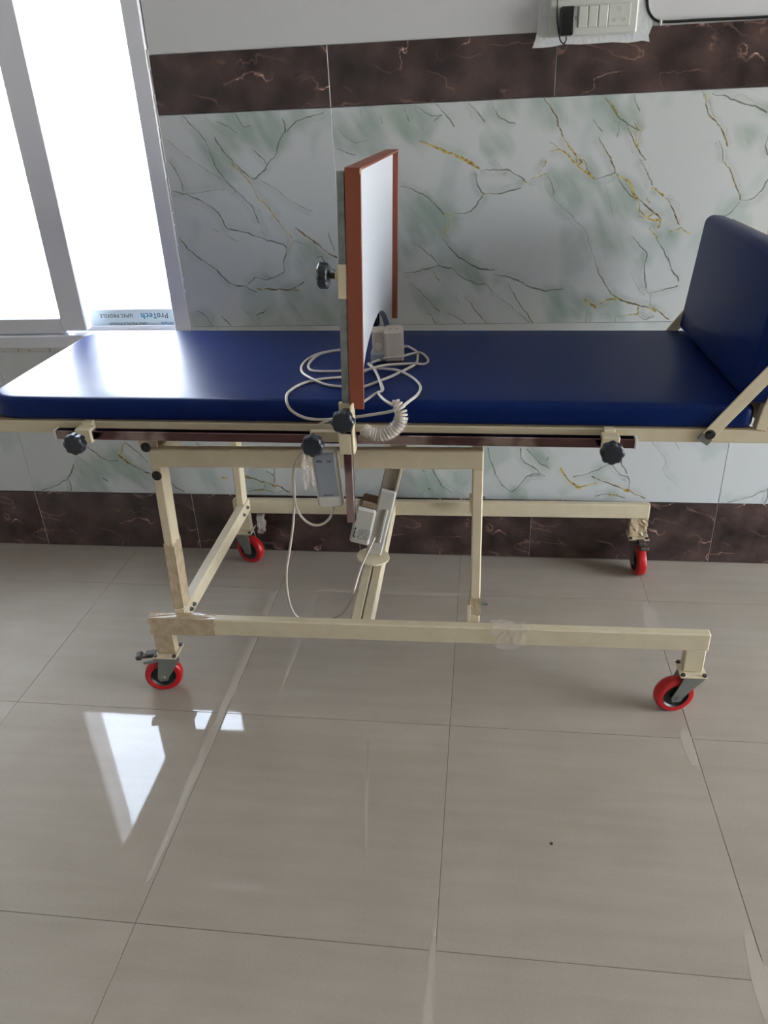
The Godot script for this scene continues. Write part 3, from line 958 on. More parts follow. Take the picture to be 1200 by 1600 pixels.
func build_window() -> void:
	var w := structure("window_1", "white sliding window beside the marble, too bright to see out of", "window", Vector3((WIN_L + WIN_R) / 2.0, WIN_B, 0))
	var o := at(-w.position)
	var up: Material = M["upvc"]
	# outer frame
	span("frame_jamb", Vector3(-0.812, 0.80, -0.13), Vector3(WIN_R - 0.003, WIN_T, 0.004), up, w, 0.004, o)
	span("frame_jamb", Vector3(WIN_L, 0.80, -0.13), Vector3(-1.527, WIN_T, 0.004), up, w, 0.004, o)
	span("frame_head", Vector3(-1.527, WIN_T - 0.055, -0.13), Vector3(-0.812, WIN_T, 0.004), up, w, 0.004, o)
	span("frame_sill", Vector3(WIN_L, WIN_B + 0.012, -0.13), Vector3(WIN_R - 0.003, 0.80, 0.006), up, w, 0.004, o)
	span("track", Vector3(-1.527, 0.80, -0.062), Vector3(-0.812, 0.815, -0.056), up, w, 0.001, o)
	# near sash, in front on the left
	var s := obj("sash", box(Vector3(0.088, 1.14, 0.04), 0.004), up, w, o * at(Vector3(-1.157, 1.383, -0.025)))
	span("sash_rail", Vector3(-1.527, 0.802, -0.045), Vector3(-1.201, 0.855, -0.005), up, s, 0.004, o * at(-Vector3(-1.157, 1.383, -0.025)) * at(w.position))
	span("sash_rail", Vector3(-1.527, 1.905, -0.045), Vector3(-1.201, 1.953, -0.005), up, s, 0.004, at(-Vector3(-1.157, 1.383, -0.025)))
	span("pane", Vector3(-1.527, 0.855, -0.028), Vector3(-1.201, 1.905, -0.022), M["glass"], s, 0.0005, at(-Vector3(-1.157, 1.383, -0.025)))
	# far sash, behind on the right; its bottom rail still carries printed protective film
	var f := span("sash", Vector3(-1.127, 0.802, -0.11), Vector3(-0.812, 0.868, -0.07), up, w, 0.003, o)
	var fo := at(-Vector3((-1.127 - 0.812) / 2.0, 0.835, -0.09))
	span("sash_stile", Vector3(-1.20, 0.802, -0.11), Vector3(-1.127, 1.953, -0.07), up, f, 0.003, fo)
	span("sash_rail", Vector3(-1.127, 1.905, -0.11), Vector3(-0.812, 1.953, -0.07), up, f, 0.003, fo)
	span("pane", Vector3(-1.127, 0.868, -0.093), Vector3(-0.812, 1.905, -0.087), M["glass"], f, 0.0005, fo)
	var film := span("protective_film", Vector3(-1.12, 0.812, -0.0699), Vector3(-0.816, 0.862, -0.0692), M["film"], f, 0.0002, fo)
	film.set_meta("label", "printed pale blue protective film")
	var turned := Basis(Vector3.BACK, PI)
	var fx := at(-Vector3((-1.12 - 0.816) / 2.0, 0.837, -0.06955))
	words("Pro", 0.025, M["film grey"], film, fx * Transform3D(turned, Vector3(-0.876, 0.844, -0.0692)))
	words("Tech", 0.025, M["film blue"], film, fx * Transform3D(turned, Vector3(-0.923, 0.844, -0.0692)))
	words("UPVC PROFILE", 0.017, M["film grey"], film, fx * Transform3D(turned, Vector3(-1.036, 0.845, -0.0692)))
	words("ProTech", 0.013, M["film blue"], film, fx * Transform3D(turned, Vector3(-0.86, 0.819, -0.0692)))
	words("UPVC PROFILE ProTech", 0.012, M["film grey"], film, fx * Transform3D(turned, Vector3(-1.0, 0.819, -0.0692)))

# ---------------------------------------------------------------- the tilt table
func star_knob(r: float, thick: float) -> ArrayMesh:
	var loops := []
	for p in [[-0.5, 0.86], [-0.38, 1.0], [0.30, 1.0], [0.46, 0.88], [0.5, 0.72]]:
		var l := PackedVector3Array()
		for k in 64:
			var a := TAU * k / 64.0
			var q: float = r * p[1] * (1.0 + 0.055 * cos(8.0 * a) - 0.012 * cos(16.0 * a))
			l.append(Vector3(cos(a) * q, sin(a) * q, p[0] * thick))
		loops.append(l)
	return done(loft(loops, Vector3.ZERO, false))

# a knob whose stem comes out of root along local z; returns the knob
func knob(parent: Node3D, xf: Transform3D, stem: float, r := 0.024) -> MeshInstance3D:
	var k := obj("knob", star_knob(r, 0.022), M["knob black"], parent, xf * at(Vector3(0, 0, stem + 0.011)))
	var b := lathe([Vector2(0.0, -stem - 0.011), Vector2(0.006, -stem - 0.011), Vector2(0.006, -0.012), Vector2(0.011, -0.012), Vector2(0.011, -0.008)], 16)
	obj("stem", b, M["dark bolt"], k, Transform3D(Basis(Vector3.RIGHT, PI / 2.0), Vector3.ZERO))
	return k

func bolt(parent: Node3D, xf: Transform3D, r := 0.007, h := 0.006, m := "steel") -> void:
	obj("bolt", lathe([Vector2(0, 0), Vector2(r * 1.3, 0), Vector2(r * 1.3, h * 0.25), Vector2(r, h * 0.3), Vector2(r * 0.92, h), Vector2(0, h)], 6 if m == "steel" else 20), M[m], parent, xf)

# swivel caster: the top of its plate is at the origin; the wheel trails along local -x
func caster(parent: Node3D, pos: Vector3, turn: float, trail: float, brake: bool, plate_turn := 0.0) -> void:
	var wr := 0.0508
	var cy := wr - pos.y
	var st := start()
	for s in [-1, 1]:
		var poly := PackedVector2Array([Vector2(-trail - 0.011, cy - 0.012), Vector2(-trail + 0.011, cy - 0.012), Vector2(-trail + 0.016, cy), Vector2(0.028, -0.022), Vector2(0.028, -0.010), Vector2(-0.026, -0.010), Vector2(-0.03, -0.024), Vector2(-trail - 0.015, cy)])
		var mesh := prism(poly, s * 0.0195 - 0.0014, s * 0.0195 + 0.0014)
		st.append_from(mesh, 0, Transform3D())
	st.append_from(box(Vector3(0.056, 0.004, 0.042), 0.0015), 0, at(Vector3(0.0, -0.011, 0)))
	st.append_from(lathe([Vector2(0, -0.012), Vector2(0.021, -0.012), Vector2(0.021, -0.004), Vector2(0, -0.004)], 24), 0, Transform3D())
	var xf := Transform3D(Basis(Vector3.UP, turn), pos)
	var c := obj("caster", st.commit(), M["steel"], parent, xf)
	var wheel := Transform3D(Basis(Vector3.RIGHT, PI / 2.0), Vector3(-trail, cy, 0))
	obj("tread", lathe([Vector2(0.034, -0.0145), Vector2(0.043, -0.0155), Vector2(0.048, -0.014), Vector2(wr, -0.008), Vector2(wr, 0.008), Vector2(0.048, 0.014), Vector2(0.043, 0.0155), Vector2(0.034, 0.0145)], 48, true), M["red tread"], c, wheel)
	obj("wheel_hub", lathe([Vector2(0, -0.016), Vector2(0.012, -0.016), Vector2(0.014, -0.010), Vector2(0.030, -0.010), Vector2(0.0345, -0.0145), Vector2(0.0345, 0.0145), Vector2(0.030, 0.010), Vector2(0.014, 0.010), Vector2(0.012, 0.016), Vector2(0, 0.016)], 40), M["wheel_hub" if M.has("wheel_hub") else "wheel hub"], c, wheel)
	bolt(c, Transform3D(Basis(Vector3.RIGHT, PI / 2.0), Vector3(-trail, cy, 0.0208)), 0.006, 0.006)
	var p := obj("mounting_plate", box(Vector3(0.066, 0.004, 0.066), 0.001), M["cream paint"], c, Transform3D(Basis(Vector3.UP, plate_turn - turn), Vector3(0, -0.002, 0)))
	for sx in [-1, 1]:
		for sz in [-1, 1]:
			obj("bolt", lathe([Vector2(0, 0), Vector2(0.0062, 0), Vector2(0.0055, 0.005), Vector2(0, 0.005)], 6), M["brake brown"], c, Transform3D(Basis(Vector3.UP, plate_turn - turn), Vector3.ZERO) * at(Vector3(sx * 0.026, 0, sz * 0.026)))
	if brake:
		st = start()
		add_box(st, Vector3(0.030, 0.013, 0.024), 0.003, Vector3(-0.046, -0.004, 0))
		add_box(st, Vector3(0.022, 0.006, 0.018), 0.002, Vector3(-0.066, -0.008, 0))
		add_box(st, Vector3(0.018, 0.014, 0.030), 0.004, Vector3(-0.079, -0.006, 0), Basis(Vector3.BACK, 0.15))
		obj("brake_pedal", done(st), M["brake brown"], c)
		for s in [-1, 1]:
			obj("brake_bracket", box(Vector3(0.046, 0.010, 0.0025), 0.001), M["steel"], c, Transform3D(Basis(Vector3.BACK, 0.08), Vector3(-0.044, -0.016, s * 0.0195)))
	p.set_meta("label", "cream painted plate with four bolts")

# a crumpled sleeve of film round a bar: section w x d, along x from a to b
func crumpled(a: float, b: float, w: float, d: float, seed_: int, amp: float, ragged := 0.006) -> ArrayMesh:
	var rng := RandomNumberGenerator.new()
	rng.seed = seed_
	var loops := []
	var n := 9
	var per := 24
	for i in n:
		var t := float(i) / (n - 1)
		var l := PackedVector3Array()
		for k in per:
			var u := 4.0 * k / per
			var f := fmod(u, 1.0) * 2.0 - 1.0
			var q: Vector2 = [Vector2(f, 1), Vector2(1, -f), Vector2(-f, -1), Vector2(-1, f)][int(u)]
			var rag := rng.randf_range(-ragged, ragged) if i == 0 or i == n - 1 else 0.0
			var push := rng.randf_range(0.0, amp)
			l.append(Vector3(lerpf(a, b, t) + rag, q.x * (w / 2.0 + push), q.y * (d / 2.0 + push)))
		loops.append(l)
	return done(loft(loops, Vector3((a + b) / 2.0, 0, 0), false, false))

func build_table() -> void:
	var t := thing("tilt_table", "blue padded tilt table on cream steel frame with red caster wheels", "treatment table", Vector3(0, 0, 0.41))
	t.rotation.y = 0.014
	var cream: Material = M["cream paint"]
	# ---- wheeled base
	var foot_y := 0.125
	for s in [1, -1]:
		var z: float = 0.334 if s > 0 else -0.353
		var x0 := -0.705 if s > 0 else -0.675
		var x1 := 0.735 if s > 0 else 0.722
		span("base_bar", Vector3(x0, 0.192, z - 0.013), Vector3(x1, 0.243, z + 0.013), cream, t, 0.003)
		span("foot", Vector3(x0 + 0.004, foot_y, z - 0.0125), Vector3(x0 + 0.054, 0.192, z + 0.0125), cream, t, 0.003)
		span("foot", Vector3(x1 - 0.054, foot_y, z - 0.0125), Vector3(x1 - 0.004, 0.192, z + 0.0125), cream, t, 0.003)
	caster(t, Vector3(-0.676, foot_y, 0.334), 0.25, 0.024, true, 0.0)
	caster(t, Vector3(0.706, foot_y, 0.334), 0.2, 0.036, false, 0.0)
	caster(t, Vector3(-0.648, foot_y, -0.345), PI - 0.35, 0.018, false, 0.0)
	caster(t, Vector3(0.695, foot_y, -0.353), PI / 2.0 + 0.1, 0.04, true, 0.0)
	# cross bars between the two base bars
	span("cross_bar", Vector3(-0.642, 0.207, -0.34), Vector3(-0.612, 0.252, 0.321), cream, t, 0.003)
	span("cross_bar", Vector3(-0.166, 0.192, -0.34), Vector3(-0.139, 0.235, 0.321), cream, t, 0.003)
	span("cross_bar", Vector3(-0.137, 0.192, -0.34), Vector3(-0.110, 0.235, 0.321), cream, t, 0.003)
	for p in [Vector3(-0.6115, 0.232, 0.262), Vector3(-0.6115, 0.232, 0.285), Vector3(-0.6115, 0.237, -0.30), Vector3(-0.6115, 0.232, -0.255)]:
		bolt(t, Transform3D(Basis(Vector3.BACK, -PI / 2.0), p), 0.0055, 0.008)
	# ---- upper stand: four legs and two long beams
	for s in [1, -1]:
		var z: float = 0.30 if s > 0 else -0.30
		obj("leg", bar(Vector3(-0.630, 0.243, z - 0.009), Vector3(-0.616, 0.67, z - 0.009), 0.025, 0.048, Vector3.BACK, 0.003), cream, t)
		obj("leg", bar(Vector3(0.158, 0.235, z), Vector3(0.160, 0.67, z), 0.025, 0.030, Vector3.BACK, 0.003), cream, t)
		span("beam", Vector3(-0.629, 0.668, z - 0.0125), Vector3(0.1725, 0.716, z + 0.0125), cream, t, 0.003)
		bolt(t, Transform3D(Basis(Vector3.BACK, -PI / 2.0), Vector3(0.1715, 0.285, z)), 0.004, 0.018)
	span("cross_bar", Vector3(-0.628, 0.668, -0.2875), Vector3(-0.603, 0.716, 0.2875), cream, t, 0.003)
	span("cross_bar", Vector3(0.147, 0.668, -0.2875), Vector3(0.172, 0.716, 0.2875), cream, t, 0.003)
	span("leg_bracket", Vector3(0.138, 0.232, 0.288), Vector3(0.1475, 0.292, 0.318), cream, t, 0.001)
	span("leg_bracket", Vector3(0.138, 0.232, -0.318), Vector3(0.1475, 0.292, -0.288), cream, t, 0.001)
	span("leg_bracket", Vector3(-0.645, 0.2432, 0.27), Vector3(-0.61, 0.2475, 0.318), cream, t, 0.001)
	for p in [Vector3(-0.632, 0.722, 0.313), Vector3(-0.6175, 0.648, 0.3152)]:
		bolt(t, Transform3D(Basis(Vector3.RIGHT, PI / 2.0), p), 0.0095, 0.008, "dark bolt")
	# hinge ears that carry the bed at the window end
	for s in [1, -1]:
		obj("hinge_ear", prism(PackedVector2Array([Vector2(-0.655, 0.712), Vector2(-0.61, 0.712), Vector2(-0.61, 0.765), Vector2(-0.655, 0.765)]), s * 0.296 - 0.003, s * 0.296 + 0.003), cream, t)
	# ---- lifting drive in the middle
	var a0 := Vector3(-0.142, 0.262, 0.02)
	var a1 := Vector3(-0.020, 0.742, 0.02)
	obj("drive_tube", bar(a0.lerp(a1, 0.05), a1, 0.040, 0.045, Vector3.BACK, 0.003), M["drive grey"], t).set_meta("label", "grey metal tube of the lifting drive")
	obj("drive_rail", bar(a0.lerp(a1, 0.05) + Vector3(0.0245, 0, 0.006), a1 + Vector3(0.0245, 0, 0.006), 0.007, 0.05, Vector3.BACK, 0.001), cream, t)
	var st := start()
	add_bar(st, a0.lerp(a1, 0.03), a0.lerp(a1, 0.46), 0.046, 0.014, Vector3.BACK, 0.004)
	add_bar(st, a0.lerp(a1, 0.12) + Vector3(0.008, 0, 0.009), a0.lerp(a1, 0.34) + Vector3(0.008, 0, 0.009), 0.008, 0.008, Vector3.BACK, 0.002)
	obj("drive_cover", done(st), M["motor grey"], t, at(Vector3(0.004, 0, 0.030)))
	var mdir := (a1 - a0).normalized()
	var mb := Basis(mdir.cross(Vector3.BACK), mdir, Vector3.BACK)
	var motor := obj("motor", box(Vector3(0.058, 0.118, 0.062), 0.006), M["motor grey"], t, Transform3D(mb, a0.lerp(a1, 0.20) + Vector3(-0.042, 0.014, 0.014)))
	motor.set_meta("label", "grey motor box with a printed rating label")
	obj("motor_cap", box(Vector3(0.05, 0.02, 0.055), 0.005), M["sheet board"], motor, at(Vector3(0.006, 0.068, -0.004)))
	st = start()
	for row in 7:
		for c in 5:
			if (row * 5 + c * 3) % 7 != 0:
				add_box(st, Vector3(0.006, 0.0016, 0.0006), 0.0002, Vector3(-0.006 + c * 0.0072, -0.008 - row * 0.005, 0.0313))
	for c in 3:
		add_box(st, Vector3(0.004, 0.010, 0.0006), 0.0002, Vector3(-0.019, -0.010 - c * 0.012, 0.0313), Basis(Vector3.BACK, 0.3 * (c - 1)))
	obj("rating_label", done(st), M["dark print"], motor)
	obj("flange", lathe([Vector2(0, 0), Vector2(0.047, 0), Vector2(0.048, 0.003), Vector2(0.047, 0.006), Vector2(0, 0.006)], 36), cream, t, Transform3D(Basis(Vector3.BACK, -0.1), Vector3(-0.137, 0.2600, 0.045)))
	# ---- bed, tipped a little so that the window end is higher
	var bt := Transform3D(Basis(Vector3.BACK, -0.0135), Vector3(0, 0.786, 0)) * at(Vector3(0, -0.786, 0))
	st = start()
	for z in [0.3225, -0.2725]:
		add_box(st, Vector3(1.86, 0.030, 0.025), 0.002, Vector3(-0.088, 0.771, z))
	for x in [-1.0055, -0.55, -0.05, 0.45, 0.828]:
		add_box(st, Vector3(0.025, 0.028, 0.57), 0.002, Vector3(x, 0.770, 0.025))
	obj("bed_frame", done(st), cream, t, bt)
	span("bed_board", Vector3(-1.0, 0.7862, -0.28), Vector3(0.74, 0.7895, 0.33), M["sheet board"], t, 0.001, bt)
	obj("mattress", cushion(Vector3(1.755, 0.052, 0.62), 0.085, 0.02, 0.0015, 0.024), M["vinyl"], t, bt * at(Vector3(-0.135, 0.8155, 0.025)))
	# accessory rail on the near side with its clamps
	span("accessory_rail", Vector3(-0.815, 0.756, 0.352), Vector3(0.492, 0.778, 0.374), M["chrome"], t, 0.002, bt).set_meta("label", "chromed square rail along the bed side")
	for x in [-0.745, 0.44]:
		var c := span("rail_clamp", Vector3(x - 0.019, 0.750, 0.350), Vector3(x + 0.019, 0.784, 0.381), cream, t, 0.002, bt)
		span("spacer", Vector3(-0.012, 0.004, -0.031), Vector3(0.012, 0.024, -0.012), cream, c, 0.002)
		knob(c, at(Vector3(-0.002, -0.002, 0.015)), 0.028)
	for x in [-0.817, 0.494]:
		span("rail_end", Vector3(x - 0.003, 0.755, 0.351), Vector3(x + 0.003, 0.779, 0.375), M["switch white"], t, 0.001, bt)
	# ---- foot board at the far end from the window
	var lean := Transform3D(Basis(Vector3.BACK, -0.085), Vector3(0.712, 0.84, 0.025))
	obj("foot_pad", cushion(Vector3(0.06, 0.30, 0.62), 0.022, 0.022, 0.0), M["vinyl"], t, bt * lean * Transform3D(Basis(), Vector3(0.031, 0.158, 0))).set_meta("label", "upright blue padded foot board")
	span("foot_panel", Vector3(0.0625, -0.055, -0.30), Vector3(0.075, 0.30, 0.30), M["sheet board"], t, 0.002, bt * lean)
	for s in [1, -1]:
		var z: float = 0.025 + s * 0.299
		obj("foot_upright", bar(Vector3(0.757, 0.786, z), Vector3(0.80, 1.06, z), 0.024, 0.024, Vector3.BACK, 0.002), cream, t, bt)
		var zb: float = z + s * 0.015
		var b0 := Vector3(0.640, 0.760, zb)
		var b1 := Vector3(0.835, 1.035, zb)
		if s < 0:
			zb = z
			b0.z = zb
			b1.z = zb
		var br := obj("foot_brace", bar(b0, b1, 0.028, 0.005, Vector3.BACK, 0.001), cream, t, bt)
		if s > 0:
			var d := (b1 - b0).normalized()
			bolt(br, Transform3D(Basis(Vector3.RIGHT, PI / 2.0), b0 + d * 0.022 + Vector3(0, 0, 0.0025)), 0.0085, 0.008, "dark bolt")
			obj("brace_tip", bar(b0 - d * 0.001, b0 + d * 0.016, 0.0285, 0.0055, Vector3.BACK, 0.001), M["steel"], br)
		bolt(t, bt * Transform3D(Basis(Vector3.RIGHT, PI / 2.0), Vector3(0.78, 0.958, zb + 0.0025)), 0.008, 0.008, "dark bolt")
	# ---- packing film and tape still on the frame
	obj("packing_tape", crumpled(-0.708, -0.525, 0.052, 0.027, 3, 0.0012, 0.004), M["packing tape"], t, at(Vector3(0, 0.2175, 0.334)))
	var vert := Basis(Vector3.BACK, PI / 2.0)
	obj("packing_tape", crumpled(-0.032, 0.034, 0.051, 0.026, 7, 0.001, 0.001), M["packing tape"], t, Transform3D(vert, Vector3(-0.676, 0.159, 0.334)))
	obj("packing_tape", crumpled(-0.10, 0.10, 0.026, 0.049, 9, 0.0009, 0.006), M["packing tape"], t, Transform3D(Basis(Vector3.BACK, PI / 2.0 - 0.033), Vector3(-0.6265, 0.352, 0.291)))
	obj("packing_tape", crumpled(-0.03, 0.036, 0.051, 0.027, 12, 0.004, 0.004), M["packing tape"], t, Transform3D(vert, Vector3(0.693, 0.158, -0.353)))
	obj("packing_tape", crumpled(-0.026, 0.028, 0.026, 0.031, 14, 0.001, 0.003), M["packing tape"], t, Transform3D(vert, Vector3(0.1585, 0.285, 0.30)))
	obj("plastic_film", crumpled(0.205, 0.288, 0.056, 0.030, 21, 0.006, 0.010), M["clear wrap"], t, at(Vector3(0, 0.2155, 0.334)))
	obj("plastic_film", crumpled(-0.034, 0.034, 0.012, 0.018, 25, 0.008, 0.008), M["clear wrap"], t, Transform3D(vert, Vector3(-0.583, 0.153, -0.345)))
	obj("plastic_film", crumpled(-0.05, 0.05, 0.010, 0.012, 27, 0.009, 0.01), M["clear wrap"], t, Transform3D(vert, Vector3(-0.235, 0.68, 0.332)))

# ---------------------------------------------------------------- the tray board
func build_tray() -> void:
	var o := thing("tray_board", "white tray with brown rim standing upright, clamped to the rail of the blue table", "tray", Vector3(-0.12, 0.585, 0.805))
	var w := at(-o.position)
	# clamp on the accessory rail
	var cream: Material = M["cream paint"]
	var c := span("clamp", Vector3(-0.205, 0.768, 0.787), Vector3(-0.108, 0.794, 0.802), cream, o, 0.002, w)
	span("clamp_sleeve", Vector3(-0.136, 0.752, 0.795), Vector3(-0.102, 0.862, 0.803), cream, c, 0.002, at(Vector3(0.1565, -0.781, -0.7945)))
	span("clamp_sleeve", Vector3(-0.136, 0.752, 0.8265), Vector3(-0.108, 0.80, 0.832), cream, c, 0.002, at(Vector3(0.1565, -0.781, -0.7945)))
	span("clamp_cheek", Vector3(-0.108, 0.752, 0.803), Vector3(-0.102, 0.862, 0.832), cream, c, 0.002, at(Vector3(0.1565, -0.781, -0.7945)))
	knob(c, at(Vector3(-0.035, -0.003, 0.0075)), 0.030)
	var mid := Vector3(-0.119, 0.838, 0.826)
	knob(o, w * at(mid), 0.018)
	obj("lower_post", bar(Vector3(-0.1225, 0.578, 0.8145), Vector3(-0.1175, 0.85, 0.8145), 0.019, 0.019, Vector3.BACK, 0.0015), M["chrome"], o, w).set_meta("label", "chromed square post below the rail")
	# everything above leans with the tray
	var lean := w * Transform3D(Basis(Vector3.BACK, -0.042), Vector3(-0.096, 0.848, 0)) * Transform3D(Basis(Vector3.UP, -0.012), Vector3(0, 0, 0.805)) * at(Vector3(0, 0, -0.805))
	span("upper_post", Vector3(-0.033, 0.0, 0.785), Vector3(-0.0165, 0.468, 0.803), M["zinc"], o, 0.0015, lean).set_meta("label", "galvanised steel post behind the tray")
	var s := span("post_sleeve", Vector3(-0.0345, 0.232, 0.765), Vector3(-0.0160, 0.300, 0.8045), cream, o, 0.0015, lean)
	obj("boss", lathe([Vector2(0, 0), Vector2(0.011, 0), Vector2(0.009, 0.008), Vector2(0, 0.008)], 16), cream, s, Transform3D(Basis(Vector3.BACK, PI / 2.0), Vector3(-0.009, 0.008, 0.0)))
	knob(s, Transform3D(Basis(Vector3.UP, -PI / 2.0), Vector3(-0.015, 0.008, 0)), 0.016, 0.025)
	# the board: drawn in (z, y), thickness along x
	var poly := PackedVector2Array()
	var z0 := 0.205
	var z1 := 0.800
	poly.append(Vector2(z1, 0.0))
	poly.append(Vector2(z1, 0.468))
	poly.append(Vector2(z0, 0.468))
	poly.append(Vector2(z0, 0.060))
	poly.append(Vector2(z0 + 0.012, 0.028))
	poly.append(Vector2(z0 + 0.028, 0.018))
	for v in [Vector2(0.25, 0.036), Vector2(0.28, 0.057), Vector2(0.31, 0.076), Vector2(0.35, 0.096), Vector2(0.40, 0.114), Vector2(0.44, 0.123), Vector2(0.478, 0.126), Vector2(0.53, 0.123), Vector2(0.58, 0.116), Vector2(0.639, 0.102), Vector2(0.68, 0.085), Vector2(0.72, 0.058), Vector2(0.745, 0.032), Vector2(0.762, 0.010)]:
		poly.append(v)
	poly.append(Vector2(0.768, 0.0))
	# local axes of the prism: x -> z, y -> y, z -> -x ... turned so that its face looks to +x
	var face := Transform3D(Basis(Vector3(0, 0, -1), Vector3(0, 1, 0), Vector3(1, 0, 0)), Vector3.ZERO)
	var flip := PackedVector2Array()
	for v in poly:
		flip.append(Vector2(-v.x, v.y))
	obj("board", prism(flip, -0.0145, 0.001), M["white laminate"], o, lean * face)
	# rim of brown lipping on three sides, standing proud of the white face
	var lip := 0.005
	var rim := [rect(-z1 - lip, 0.0, -z1, 0.470), rect(-z1 - lip, 0.470, -z0 + lip, 0.470 + lip), rect(-z0, 0.046, -z0 + lip, 0.470)]
	for r in rim:
		obj("rim", prism(r, -0.0155, 0.0155, Vector2.ZERO, Vector2.ONE, 0.001), M["brown edge"], o, lean * face)
	obj("chipped_corner", box(Vector3(0.004, 0.010, 0.0045), 0.001), M["raw edge"], o, lean * at(Vector3(0.0142, 0.4685, 0.8042)))
	# black fitting under the cut-out
	var st := start()
	add_bar(st, Vector3(-0.022, 0.06, 0.33), Vector3(-0.022, 0.14, 0.36), 0.012, 0.012, Vector3.BACK, 0.003)
	add_bar(st, Vector3(-0.022, 0.13, 0.42), Vector3(-0.022, 0.06, 0.36), 0.014, 0.012, Vector3.BACK, 0.003)
	obj("fitting", done(st), M["black plastic"], o, lean)

# ---------------------------------------------------------------- cables and small things
func build_cable() -> void:
	var o := thing("power_cable", "loops of cream power cable with a square plug block on the blue mattress", "cable", Vector3(-0.06, 0.84, 0.43))
	var w := at(-o.position)
	var r := 0.0033
	var one := [Vector3(-0.045, 0.8590, 0.400), Vector3(-0.036, 0.8510, 0.335), Vector3(-0.017, 0.8460, 0.345), Vector3(-0.001, 0.8460, 0.382), Vector3(0.004, 0.8460, 0.467), Vector3(-0.008, 0.8510, 0.524), Vector3(-0.043, 0.8490, 0.579), Vector3(-0.071, 0.8490, 0.621), Vector3(-0.100, 0.8470, 0.652), Vector3(-0.128, 0.8470, 0.660), Vector3(-0.154, 0.8480, 0.659), Vector3(-0.196, 0.8490, 0.645), Vector3(-0.241, 0.8530, 0.606), Vector3(-0.271, 0.8500, 0.554), Vector3(-0.284, 0.8490, 0.498), Vector3(-0.280, 0.8490, 0.439), Vector3(-0.257, 0.8490, 0.389), Vector3(-0.210, 0.8480, 0.356), Vector3(-0.165, 0.8480, 0.345), Vector3(-0.150, 0.8480, 0.360), Vector3(-0.207, 0.8530, 0.378), Vector3(-0.252, 0.8540, 0.414), Vector3(-0.268, 0.8500, 0.463), Vector3(-0.265, 0.8490, 0.509), Vector3(-0.248, 0.8490, 0.540), Vector3(-0.212, 0.8480, 0.543), Vector3(-0.175, 0.8480, 0.540), Vector3(-0.133, 0.8480, 0.544), Vector3(-0.093, 0.8520, 0.532), Vector3(-0.057, 0.8530, 0.542), Vector3(-0.029, 0.8530, 0.557), Vector3(0.005, 0.8460, 0.587), Vector3(0.028, 0.8460, 0.647), Vector3(0.027, 0.8460, 0.704), Vector3(0.012, 0.8450, 0.745), Vector3(-0.006, 0.8380, 0.768), Vector3(-0.030, 0.8270, 0.764), Vector3(-0.071, 0.8180, 0.760), Vector3(-0.112, 0.8120, 0.760), Vector3(-0.159, 0.8070, 0.760), Vector3(-0.197, 0.8070, 0.762), Vector3(-0.229, 0.8140, 0.764), Vector3(-0.255, 0.8330, 0.764), Vector3(-0.268, 0.8490, 0.735), Vector3(-0.270, 0.8490, 0.687), Vector3(-0.251, 0.8490, 0.637), Vector3(-0.214, 0.8490, 0.605), Vector3(-0.166, 0.8490, 0.593), Vector3(-0.140, 0.8490, 0.585), Vector3(-0.104, 0.8550, 0.549), Vector3(-0.073, 0.8570, 0.526), Vector3(-0.042, 0.8510, 0.497), Vector3(0.000, 0.8520, 0.495), Vector3(0.027, 0.8470, 0.483), Vector3(0.031, 0.8470, 0.442), Vector3(0.006, 0.8510, 0.397), Vector3(-0.032, 0.8650, 0.476), Vector3(-0.065, 0.8610, 0.474), Vector3(-0.086, 0.8510, 0.452), Vector3(-0.113, 0.8500, 0.487), Vector3(-0.111, 0.8530, 0.503), Vector3(-0.089, 0.8560, 0.559), Vector3(-0.074, 0.8550, 0.611), Vector3(-0.057, 0.8480, 0.679), Vector3(-0.063, 0.8470, 0.698), Vector3(-0.045, 0.8480, 0.745), Vector3(-0.022, 0.8460, 0.775)]
	obj("lead", tube(one, r, 5, 8), M["cable"], o, w)
	obj("lead", tube([Vector3(-0.113, 0.846, 0.470), Vector3(-0.086, 0.851, 0.565), Vector3(-0.069, 0.850, 0.62), Vector3(-0.054, 0.850, 0.685), Vector3(-0.068, 0.847, 0.700), Vector3(-0.085, 0.845, 0.74), Vector3(-0.114, 0.833, 0.764), Vector3(-0.15, 0.815, 0.768), Vector3(-0.19, 0.80, 0.772)], 0.0028, 5, 8), M["cable"], o, w)
	# square plug block
	var p := obj("plug_block", box(Vector3(0.050, 0.082, 0.062), 0.006), M["plug plastic"], o, w * Transform3D(Basis(Vector3.UP, 0.12), Vector3(-0.056, 0.884, 0.428)))
	obj("plug_rib", box(Vector3(0.008, 0.074, 0.066), 0.002), M["plug plastic"], p, at(Vector3(-0.017, 0.0, 0.0)))
	obj("plug_face", box(Vector3(0.034, 0.072, 0.048), 0.004), M["plug plastic"], p, at(Vector3(-0.038, 0.004, -0.004)))
	obj("plug_base", box(Vector3(0.040, 0.026, 0.046), 0.005), M["remote face"], p, at(Vector3(-0.040, -0.028, 0.002)))
	obj("indicator", lathe([Vector2(0, 0), Vector2(0.009, 0), Vector2(0.008, 0.004), Vector2(0, 0.004)], 20), M["remote shell"], p, Transform3D(Basis(Vector3.RIGHT, PI / 2.0), Vector3(-0.04, 0.0, 0.019)))
	for x in [-0.008, 0.008]:
		obj("screw", lathe([Vector2(0, 0), Vector2(0.0035, 0), Vector2(0.003, 0.001), Vector2(0, 0.001)], 12), M["steel"], p, at(Vector3(x, 0.0405, 0.012)))
	# coiled length wrapped in clear plastic
	var c := thing("coiled_cord", "coiled cream cord wrapped in clear plastic, hanging over the bed edge", "cable", Vector3(-0.048, 0.784, 0.80))
	w = at(-c.position)
